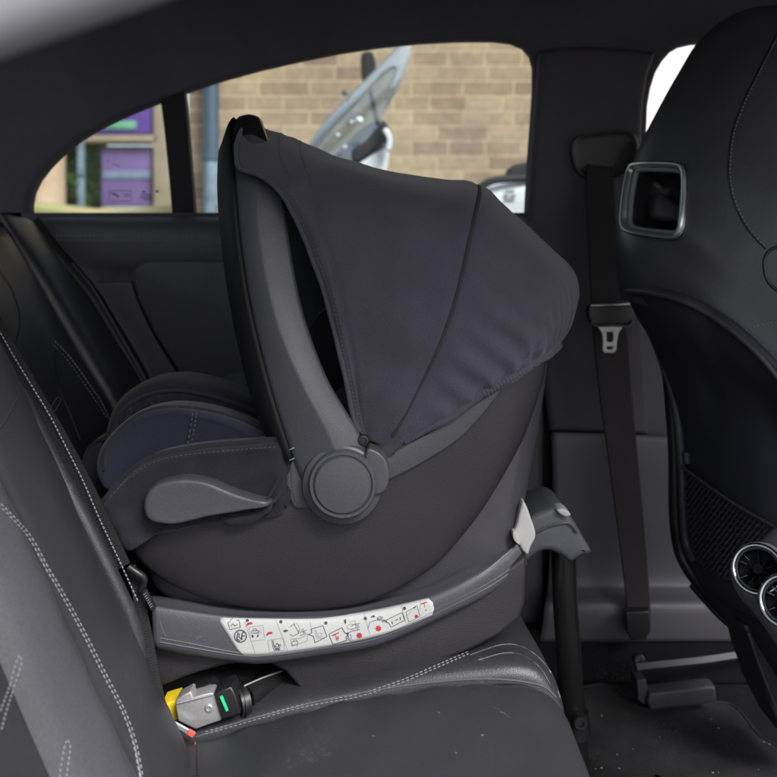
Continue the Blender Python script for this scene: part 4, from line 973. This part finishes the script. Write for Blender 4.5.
e2 = [P(629, 293, 1.325), P(648, 325, 1.325), P(664, 365, 1.325), P(676, 410, 1.325), P(681, 455, 1.322), P(683, 500, 1.32), P(686, 540, 1.32), P(695, 562, 1.30)]
tube('panel_side_trim', e2, .0065, M['rail'], seat, 10, n=60)
e3 = [P(640, 300, 1.345), P(658, 330, 1.345), P(668, 370, 1.345), P(672, 410, 1.345), P(675, 455, 1.345), P(676, 520, 1.345), P(684, 560, 1.34), P(712, 598, 1.30), P(740, 625, 1.26)]
tube('seat_frame_edge', e3, .010, M['black'], seat, 10, n=60)
tube('trim_clip', [P(686, 452, 1.31), P(687.5, 463, 1.31)], .0055, M['rail'], seat, 10)
# net pocket
net_poly = [(688, 466), (712, 484), (740, 503), (765, 518), (790, 532), (790, 560), (765, 575), (742, 582), (722, 576), (703, 562), (695, 545), (691, 510)]
g = []
def strands(ang, sp, TH):
    ca, sa = math.cos(ang), math.sin(ang)
    for k in range(-40, 40):
        pts = []
        for t in range(-75, 76):
            x = 738+ca*t*1.2-sa*k*sp; y = 525+sa*t*1.2+ca*k*sp
            if inpoly(x, y, net_poly):
                h = ray(x, y, ['bp'])
                if h: pts.append(h[0]+h[1]*(.008+.0008*math.sin(t*.9+k*3.1)))
            elif len(pts) > 2: g.append(tube_geo(pts, TH, 4)); pts = []
            else: pts = []
        if len(pts) > 2: g.append(tube_geo(pts, TH, 4))
strands(math.radians(-54), 4.4, .0011); strands(math.radians(30), 6.0, .0006)
net = obj('net_pocket', *merge(g), M['net'], seat, True, 180)
pts = onsurf([(688, 466), (712, 484), (740, 503), (765, 518), (790, 532)], ['bp'], .010, 60)
tube('net_hem', [p for p, _ in pts], [.0022+.0004*math.sin(k*1.3) for k in range(len(pts))], M['net'], net, 8)
# lower shell of the seat, tucked over the rail
rows = [[(684,548,1.33),(700,575,1.29),(722,595,1.25),(745,605,1.2),(777,612,1.15),(830,620,1.1)],
        [(688,566,1.335),(706,594,1.29),(728,618,1.25),(752,636,1.2),(785,660,1.15),(835,690,1.1)],
        [(700,586,1.36),(716,606,1.32),(738,632,1.28),(760,662,1.24),(792,700,1.2),(840,740,1.15)]]
grid('lower_shell', rows, 40, 5, M['shell'] if False else M['panel'], seat, .01)
tube('height_lever', [P(692, 585, 1.34), P(705, 600, 1.34), P(722, 618, 1.33), P(740, 632, 1.32)], .005, M['black'], seat, 8, n=20)
prism('seat_leg', [(742, 625), (752, 645), (758, 670), (772, 710), (790, 745), (830, 745), (830, 625)], 1.20, 1.30, M['panel'], seat, .004, sm=False)
tube('seat_leg_edge', [P(748, 632, 1.195), P(756, 655, 1.195), P(762, 672, 1.195), P(775, 705, 1.195)], .0025, M['rail'], seat, 8, n=16)
tube('seat_rail', [P(636, 668, 1.44), P(702, 661, 1.46), P(790, 648, 1.5)], .007, M['rail'], seat, 4)
prism('rail_cover', [(650, 693), (712, 686), (716, 688), (717, 703), (690, 707), (651, 711), (647, 702)], 1.40, 1.43, M['rail'], seat, .005, sm=False)
prism('rail_bracket', [(637, 680), (646, 679), (648, 690), (645, 705), (638, 700)], 1.41, 1.45, M['rail'], seat, .002, sm=False)
disc('rail_bolt', P(639, 660, 1.45), (0, -1, .2), [(.0095, -.01), (.0095, .002), (.007, .004), (.0035, .004), (.003, .001), (.0, .001)], M['black'], seat, 20)

# ================================================================== FRONT SEAT BELT
fb = thing('front_seat_belt', P(638, 660, 1.5), 'black front seat belt hanging from pillar slot with silver tongue', 'seat belt')
ribbon('webbing', [P(600, 166, 1.556), P(600, 185, 1.545), P(603, 240, 1.53), P(607, 300, 1.515), P(611, 345, 1.505), P(615, 390, 1.50), P(622, 450, 1.50), P(631, 530, 1.50), P(638, 600, 1.495), P(639, 632, 1.49)],
       [.048, .051, .051, .051, .056, .060, .056, .046, .040, .040], .004, M['belt_far'], fb, (1, .1, 0), 90)
prism('belt_guide', [(589, 306), (631, 304.5), (634, 307), (634.5, 320), (631, 325), (594, 325.5), (590, 322), (588, 313)], 1.478, 1.50, M['black'], fb, .003, sm=False)
tube('guide_bar', [P(591, 305.5, 1.478), P(611, 305, 1.474), P(631, 304, 1.478)], .0020, M['satin'], fb, 8, n=12)
tube('guide_lip', [P(591, 323, 1.476), P(597, 326.2, 1.474), P(612, 325.5, 1.472), P(628, 326, 1.474), P(633, 320.5, 1.476)], .0020, M['rail'], fb, 8, n=16)
prism('tongue', [[(598, 327), (623, 326.5), (618.5, 333), (617, 342), (616.5, 350), (614, 353), (604.5, 353), (602.5, 350), (603, 340), (602, 333)], [(606.5, 332), (613, 332), (613.5, 340), (611, 342.5), (606.5, 341.5)], [(606.8, 346.5), (613, 346.5), (613, 349.5), (606.8, 349.5)]], 1.472, 1.4755, M['steel'], fb, .0007, sm=False)
prism('belt_anchor', [(626, 612), (650, 611), (651, 630), (646, 640), (632, 641), (627, 632)], 1.47, 1.49, M['black'], fb, .003, sm=False)

# ================================================================== CENTRE CONSOLE
con = thing('center_console', P(800, 700, 1.0), 'dark grey centre console end with two round chrome air vents', 'console')
def con_d(x): return .95-1.1*(x-.385)
def con_fn(v):
    t = v.y-.95; d = con_d(v.x); k = d/.95
    return Vector((v.x*k+.75*t, d+t, EYE+(v.z-EYE)*k))
prism('console_body', [(734, 590), (737, 578), (745, 558), (757, 544), (775, 531), (800, 522), (840, 515), (900, 512), (900, 740), (830, 740), (800, 690), (775, 650), (752, 616), (738, 600)], .950, 1.06, M['console'], con, .010, sm=True, n=90, fn=con_fn)
nv = Vector((-.46, -.66, .42)).normalized()
def vent(px, py, d, r):
    c = P(px, py, d); v = disc('air_vent', c, nv, [(r*.98, -.022), (r*.98, -.004), (r*.90, -.004), (r*.80, -.010), (r*.3, -.014), (0, -.014)], M['vent_black'], con, 48)
    disc('vent_housing', c, nv, [(r*1.45, -.05), (r*1.30, -.022), (r*1.16, -.006), (r*1.05, -.001), (r*.99, -.002), (r*.98, -.02)], M['console'], v, 48, ring=True)
    gv = tube_geo([c+q for q in circ3(r*.98, nv)], .0024, 10, True); obj('vent_ring', *gv, M['chrome'], v)
    gv = tube_geo([c+q-nv*.001 for q in circ3(r*.86, nv)], .0012, 8, True); obj('vent_inner_ring', *gv, M['black'], v)
    a = Vector((0, 0, 1)); a = (a-nv*a.dot(nv)).normalized(); b = nv.cross(a); g = []
    for k in range(10):
        t = 2*math.pi*k/10+.15; e = a*math.cos(t)+b*math.sin(t)
        g.append(tube_geo([c+e*r*.22-nv*.008, c+e*r*.55-nv*.007, c+e*r*.86-nv*.006], [.0010, .0010, .0008], 6))
    obj('vent_blade', *merge(g), M['vent_black'], v)
    g = []
    for t in (.9, 1.3, 2.2):  # added streaks standing in for glints inside the vent
        e = a*math.cos(t)+b*math.sin(t); obj('vane_glint', *tube_geo([c+e*r*.52-nv*.005, c+e*r*.78-nv*.003], [.0007, .0003], 6), M['glint_dark'], v)
    disc('vent_knob', c, nv, [(r*.22, -.014), (r*.22, .000), (r*.19, .002), (0, .002)], M['vent_black'], v, 24)
    gv = tube_geo([c+q+nv*.001 for q in circ3(r*.20, nv)], .0004, 6, True); obj('knob_ring', *gv, M['vent_black'], v)
def circ3(r, n_):
    a = Vector((0, 0, 1)); a = (a-n_*a.dot(n_)).normalized(); b = n_.cross(a)
    return [a*math.cos(2*math.pi*k/48)*r+b*math.sin(2*math.pi*k/48)*r for k in range(48)]
vent(757.5, 569, .905, .0240); vent(786, 601, .868, .0240)

# ================================================================== FLOOR
ZF = -.733
props(box('floor', Vector((.35, .95, EYE+ZF-.02)), (2.0, 1.35, .04), M['carpet']), None, None, None, 'structure')
bpy.data.objects['floor']['label'] = 'black car floor carpet in the footwell'
bpy.data.objects['floor']['kind'] = 'structure'
def FP(px, py, dz=0.):
    d = -(ZF+dz)*F/(py-HY); v = P(px, py, d); return v
mo = [(560, 700), (580, 691), (602, 687), (614, 690), (625, 699), (638, 710), (652, 713), (690, 709), (716, 705), (733, 708), (746, 722), (760, 740), (780, 752), (800, 790), (760, 900), (560, 900)]
w = cr([FP(x, y, .006) for x, y in mo], 90, True); n = len(w); cc = sum(w, Vector())/n; vs = []
for s, dz in [(1.0, -.006), (1.0, .002), (.985, .005), (.96, .004), (.5, .004), (.02, .004)]:
    vs += [Vector((cc.x+(q.x-cc.x)*s, cc.y+(q.y-cc.y)*s, q.z+dz)) for q in w]
fs = [(i*n+j, (i+1)*n+j, (i+1)*n+(j+1) % n, i*n+(j+1) % n) for i in range(5) for j in range(n)]
fm = obj('floor_mat', vs, fs, M['mat_carpet'], None, True, 60); props(fm, 'charcoal carpet floor mat with crumbs in the rear footwell', 'floor mat')
tube('mat_binding', [v+Vector((0, 0, .004)) for v in w], .0028, M['mat_carpet'], fm, 6, closed=True)
fm.data.update()
for o_ in bpy.data.objects:
    if o_.name == 'mat_binding': pass
g = []
rnd = random.Random(3)
for k in range(16):
    x = rnd.uniform(590, 770); y = rnd.uniform(715, 777); v = FP(x, y, .012); s_ = rnd.uniform(.0006, .0016)
    rot = Matrix.Rotation(rnd.uniform(0, 3), 3, 'Z') @ Matrix.Rotation(rnd.uniform(0, 1), 3, 'X')
    g.append(boxg(v, (s_*1.6, s_, s_*.8), rot))
props(obj('crumbs', *merge(g), M['crumb'], None, False), 'pale crumbs scattered over the charcoal floor mat', 'crumbs', None, 'stuff')

# ================================================================== OUTSIDE
def ground_sheet():
    props(box('ground', Vector((0, 10, -.05)), (120, 120, .1), M['asphalt']), 'grey asphalt ground outside the car', None, None, 'structure')
ground_sheet()
# raised grass bank at the left
b_ = grid('grass_bank', [[(-14, 5.2, 0.), (-1.05, 5.2, 0.)], [(-14, 5.25, EYE+.10), (-1.05, 5.25, EYE+.10)], [(-14, 5.6, EYE+.20), (-1.05, 5.6, EYE+.20)], [(-14, 9, EYE+.38), (-1.05, 9, EYE+.38)], [(-14, 13, EYE+.5), (-1.05, 13, EYE+.5)]], 60, 8, M['bank'], None, .05, world=True,
          fn=lambda p, u, t: p+Vector((0, 0, .03*math.sin(p.x*5)*math.sin(p.y*4) if u > .3 else 0)))[0]
props(b_, 'raised grassy bank beyond the quarter window', None, None, 'structure')
wall = box('brick_wall', Vector((.12, 4.6, 1.6)), (2.24, .2, 3.2), M['brick']); props(wall, 'buff brick wall with pale mortar behind the scooter', 'wall')
wall.location = (.12, 4.6, 0)
ww = box('pale_wall', Vector((5.0, 5.6, 1.7)), (7.4, .2, 3.4), M['render']); props(ww, 'off white wall seen past the front seat', 'wall')  # plain off-white wall beyond the end of the brickwork
dp = thing('drainpipe', P(211, 400, 4.35), 'blue grey drainpipe fixed to the left end of the brick wall', 'drainpipe'); dp.location.z = 0
tube('upper_pipe', [P(211, -60, 4.4), P(211, 156, 4.4)], .040, M['pipe'], dp, 20)
tube('pipe_joint', [P(211, 150, 4.4), P(211, 160, 4.4)], .047, M['pipe'], dp, 20)
v0 = P(211, 156, 4.4); v1 = Vector((v0.x, v0.y, .02)); tube('lower_pipe', [v0, v1], .038, M['pipe_pale'], dp, 20)  # streaky paler length: scratches and glare put into its colour
# purple notice board
sb = thing('notice_board', P(125, 220, 7.0), 'purple notice board with beige surround beyond the quarter window', 'sign'); 
D = 7.0
def bx(name, x0, y0, x1, y1, d, th, m, par, bev=.01): return box(name, P((x0+x1)/2, (y0+y1)/2, d)+Vector((0, th/2, 0)), (abs(x1-x0)/F*d, th, abs(y1-y0)/F*d), m, par, bevel=bev)
bx('header_panel', 70, 60, 153, 134, D, .10, M['purple'], sb)
bx('header_lettering', 104, 121, 136, 129, D-.012, .012, M['mint'], sb, .004)
bx('cross_beam', 50, 135, 158, 142, D-.05, .2, M['beige'], sb)
bx('lower_panel', 101, 146, 152, 206, D+.03, .10, M['purple_pale'], sb)
bx('panel_stripe', 103, 171, 151, 179, D+.018, .012, M['mint'] if False else mat('stripe', (.10, .14, .22), .5), sb, .003)
bx('side_post', 153, 40, 176, 216, D-.05, .3, M['beige'], sb)
po = thing('sign_post', P(80, 214, 6.3), 'slim pale blue post with round plate beside the notice board', 'post')
tube('post', [P(81, 140, 6.3), P(81, 214, 6.3)], .028, M['pipe_pale'], po, 12)
disc('plate', P(81, 171, 6.25), (0, -1, 0), [(.024, -.01), (.024, .0), (0, .0)], M['pipe_pale'], po, 20)
# tree trunk and bush with leaf faces
tr = thing('tree', P(48, 212, 6.8), 'broad pale tree trunk standing left of the hedge', 'tree')
tk = [P(44, 225, 6.8), P(47, 200, 6.8), P(49, 170, 6.8), P(50, 130, 6.8), P(54, 60, 6.8), P(48, -40, 6.8)]
tube('trunk', tk, [.20, .135, .12, .115, .10, .07], M['bark'], tr, 14, n=None)
def leaves(name, c, rad, cnt, size, m, parent, seed):
    r = random.Random(seed); V = []; Fs = []
    for k in range(cnt):
        while True:
            p = Vector((r.uniform(-1, 1), r.uniform(-1, 1), r.uniform(-1, 1)))
            if .25 < p.length < 1: break
        p = Vector((c.x+p.x*rad[0], c.y+p.y*rad[1], c.z+p.z*rad[2]))
        a = Vector((r.gauss(0, 1), r.gauss(0, 1), r.gauss(0, 1))).normalized(); b = a.orthogonal().normalized(); s_ = size*r.uniform(.6, 1.3)
        i = len(V); V += [p-a*s_, p+b*s_*.45, p+a*s_, p-b*s_*.45]; Fs.append((i, i+1, i+2, i+3))
    return obj(name, V, Fs, m, parent, False)
leaves('crown', tk[-1]+Vector((0, 0, .5)), (1.4, 1.2, .9), 4000, .07, M['leaf'], tr, 4)
hd = thing('bush', P(82, 212, 7.4), 'dark green leafy bush between the tree trunk and the notice board', 'bush')
leaves('foliage', P(84, 172, 7.5), (.22, .3, .36), 2600, .05, M['leaf'], hd, 5)
leaves('foliage_core', P(84, 172, 7.6), (.17, .2, .32), 1800, .06, M['leaf'], hd, 6)

# scooter ------------------------------------------------------------------
DS = 2.9
sc_ = thing('scooter', Vector((P(430, 200, DS).x, DS, 0)), 'white and silver scooter with raked windscreen parked by the brick wall', 'scooter')
scr = [(305, 150), (322, 124), (340, 103), (360, 84), (380, 66), (396, 50), (405, 44), (410, 48), (408, 62), (401, 80), (390, 100), (376, 125), (362, 150), (352, 172), (330, 178), (305, 165)]
def scr_fn(v):
    t = (v.z-(EYE+.25)); return Vector((v.x, v.y+.25*t, v.z))
prism('windscreen', scr, DS-.04, DS-.034, M['screen'], sc_, .002, fn=scr_fn)
prism('screen_edge', [(300, 158), (318, 130), (338, 106), (360, 84), (382, 62), (398, 46), (406, 42), (411, 46), (408, 62), (400, 82), (392, 92), (390, 84), (396, 68), (384, 74), (362, 98), (340, 120), (322, 142), (306, 168)], DS-.10, DS-.07, M['screen_band'], sc_, .006)
prism('front_cowl', [(315, 175), (338, 150), (360, 128), (378, 118), (386, 122), (390, 135), (388, 155), (384, 178), (372, 200), (330, 215)], DS, DS+.2, M['cowl'], sc_, .03)
prism('dash', [(352, 150), (366, 140), (378, 126), (386, 122), (389, 134), (378, 146), (366, 156), (355, 162)], DS-.05, DS+.02, M['rubber'], sc_, .01)
for x, y in [(338, 135), (352, 122), (345, 147)]: disc('screen_bolt', P(x, y, DS-.11), (0, -1, 0), [(.006, 0), (.006, .005), (0, .006)], M['bike_silver'], sc_, 12)
disc('screen_bolt', P(359, 121, DS-.12), (0, -1, 0), [(.013, 0), (.013, .008), (0, .010)], M['satin'], sc_, 16)
disc('screen_bolt', P(345, 93, DS-.12), (0, -1, 0), [(.010, 0), (.010, .008), (0, .010)], M['rail'], sc_, 16)
prism('mirror', [(361, 56), (366, 51), (373, 53), (376, 66), (374, 78), (368, 84), (362, 78)], DS+.1, DS+.13, M['rubber'], sc_, .006)
tube('mirror_stem', [P(368, 80, DS+.1), P(372, 100, DS+.06), P(378, 125, DS)], .008, M['rubber'], sc_, 8)
prism('grip_mount', [(382, 120), (390, 128), (392, 138), (386, 142), (380, 134)], DS-.08, DS-.02, M['rubber'], sc_, .006)
prism('fairing', [(348, 178), (356, 166), (370, 156), (384, 148), (389, 146), (388, 162), (384, 180), (375, 200), (350, 200)], DS-.06, DS, M['bike_white'], sc_, .008)
prism('stay', [(383, 130), (388, 128), (392, 137), (391, 149), (386, 150), (387, 139)], DS-.12, DS-.09, M['bike_white'], sc_, .004)
prism('body_panel', [(330, 205), (380, 190), (400, 330), (430, 400), (520, 330), (640, 300), (640, 380), (560, 470), (360, 470), (320, 330)], DS+.03, DS+.22, M['bike_white'], sc_, .03, sm=False)
prism('saddle', [(450, 300), (500, 262), (560, 262), (640, 285), (640, 310), (520, 335)], DS, DS+.25, M['rubber'], sc_, .04)
tc_ = prism('top_case', [(474, 196), (482, 186), (498, 180), (520, 177), (560, 178), (590, 192), (596, 212), (590, 240), (500, 240), (484, 222)], DS-.12, DS+.22, M['bike_white'], sc_, .05)
tube('case_rim', [P(473, 198, DS-.13), P(480, 188, DS-.135), P(492, 181, DS-.135), P(508, 179, DS-.13), P(530, 178, DS-.12)], .012, M['rubber'], tc_, 8, n=20)
tube('case_lower_rim', [P(478, 204, DS-.13), P(494, 214, DS-.135), P(510, 222, DS-.135), P(530, 228, DS-.13)], .010, M['rubber'], tc_, 8, n=20)
prism('case_handle', [(508, 174), (512, 166), (530, 162), (548, 168), (548, 180), (512, 180)], DS-.06, DS+.02, M['rubber'], tc_, .01)
g = []
for x, y, w_ in [(506, 190, 9), (504, 195, 5), (511, 195, 5), (505, 199, 10)]: g.append(boxg(P(x+w_/2, y, DS-.125), (w_/F*DS, .004, .004)))
obj('case_marking', *merge(g), M['ink_grey'], tc_, False)
for x in (300, 640):
    c = P(x, 250, DS+.12); c.z = .28
    wv = disc('wheel', c, (0, -1, 0), [(.10, -.02), (.17, -.03), (.17, .03), (.10, .02), (0, .02)], M['satin'], sc_, 32)
    obj('tyre', *tube_geo([c+Vector((math.cos(t*math.pi/20)*.22, 0, math.sin(t*math.pi/20)*.22)) for t in range(40)], .06, 10, True), M['rubber'], wv)
tube('fork', [P(355, 200, DS+.12), Vector((P(300, 0, DS+.12).x, DS+.12, .3))], .03, M['bike_silver'], sc_, 10)
prism('number_plate_holder', [(655, 330), (675, 330), (680, 380), (658, 380)], DS+.1, DS+.12, M['rubber'], sc_, .004, sm=False)

# ================================================================== LIGHT, CAMERA
w_ = bpy.data.worlds.new('World'); scn.world = w_; w_.use_nodes = True
nt = w_.node_tree; bg = nt.nodes['Background']; sky = nt.nodes.new('ShaderNodeTexSky'); sky.sky_type = 'NISHITA'; sky.sun_disc = False
EL, AZ = 46, 146      # sun behind the camera, to the right
sky.sun_elevation = math.radians(EL); sky.sun_rotation = math.radians(AZ); sky.air_density = 1.0; sky.dust_density = 3.0; sky.ozone_density = 1.
hs = nt.nodes.new('ShaderNodeHueSaturation'); hs.inputs['Saturation'].default_value = .5; nt.links.new(sky.outputs[0], hs.inputs['Color']); nt.links.new(hs.outputs[0], bg.inputs['Color']); bg.inputs['Strength'].default_value = .105
sd = bpy.data.lights.new('sun', 'SUN'); sd.energy = 2.8; sd.angle = math.radians(24); sd.color = (1, .985, .965)
so = bpy.data.objects.new('sun', sd); COL.objects.link(so)
az = math.radians(AZ); dirv = Vector((math.sin(az)*math.cos(math.radians(EL)), math.cos(az)*math.cos(math.radians(EL)), math.sin(math.radians(EL))))
so.rotation_euler = dirv.to_track_quat('Z', 'Y').to_euler(); so.location = (0, -3, 6)
cd = bpy.data.cameras.new('camera'); cam = bpy.data.objects.new('camera', cd); COL.objects.link(cam); scn.camera = cam
cam.location = CAM; cam.rotation_euler = (math.radians(90), 0, 0)
cd.sensor_width = 36; cd.lens = 36*F/777; cd.shift_y = -(388.5-HY)/777; cd.clip_start = .05; cd.clip_end = 300
cd.dof.use_dof = True; cd.dof.focus_distance = 1.0; cd.dof.aperture_fstop = 5.6
scn.render.engine = 'CYCLES'; scn.cycles.use_denoising = True; scn.cycles.max_bounces = 8; scn.cycles.transparent_max_bounces = 16
scn.cycles.sample_clamp_indirect = 4
vs_ = scn.view_settings; vs_.view_transform = 'Standard'; vs_.look = 'None'; vs_.exposure = 1.2; vs_.gamma = 1
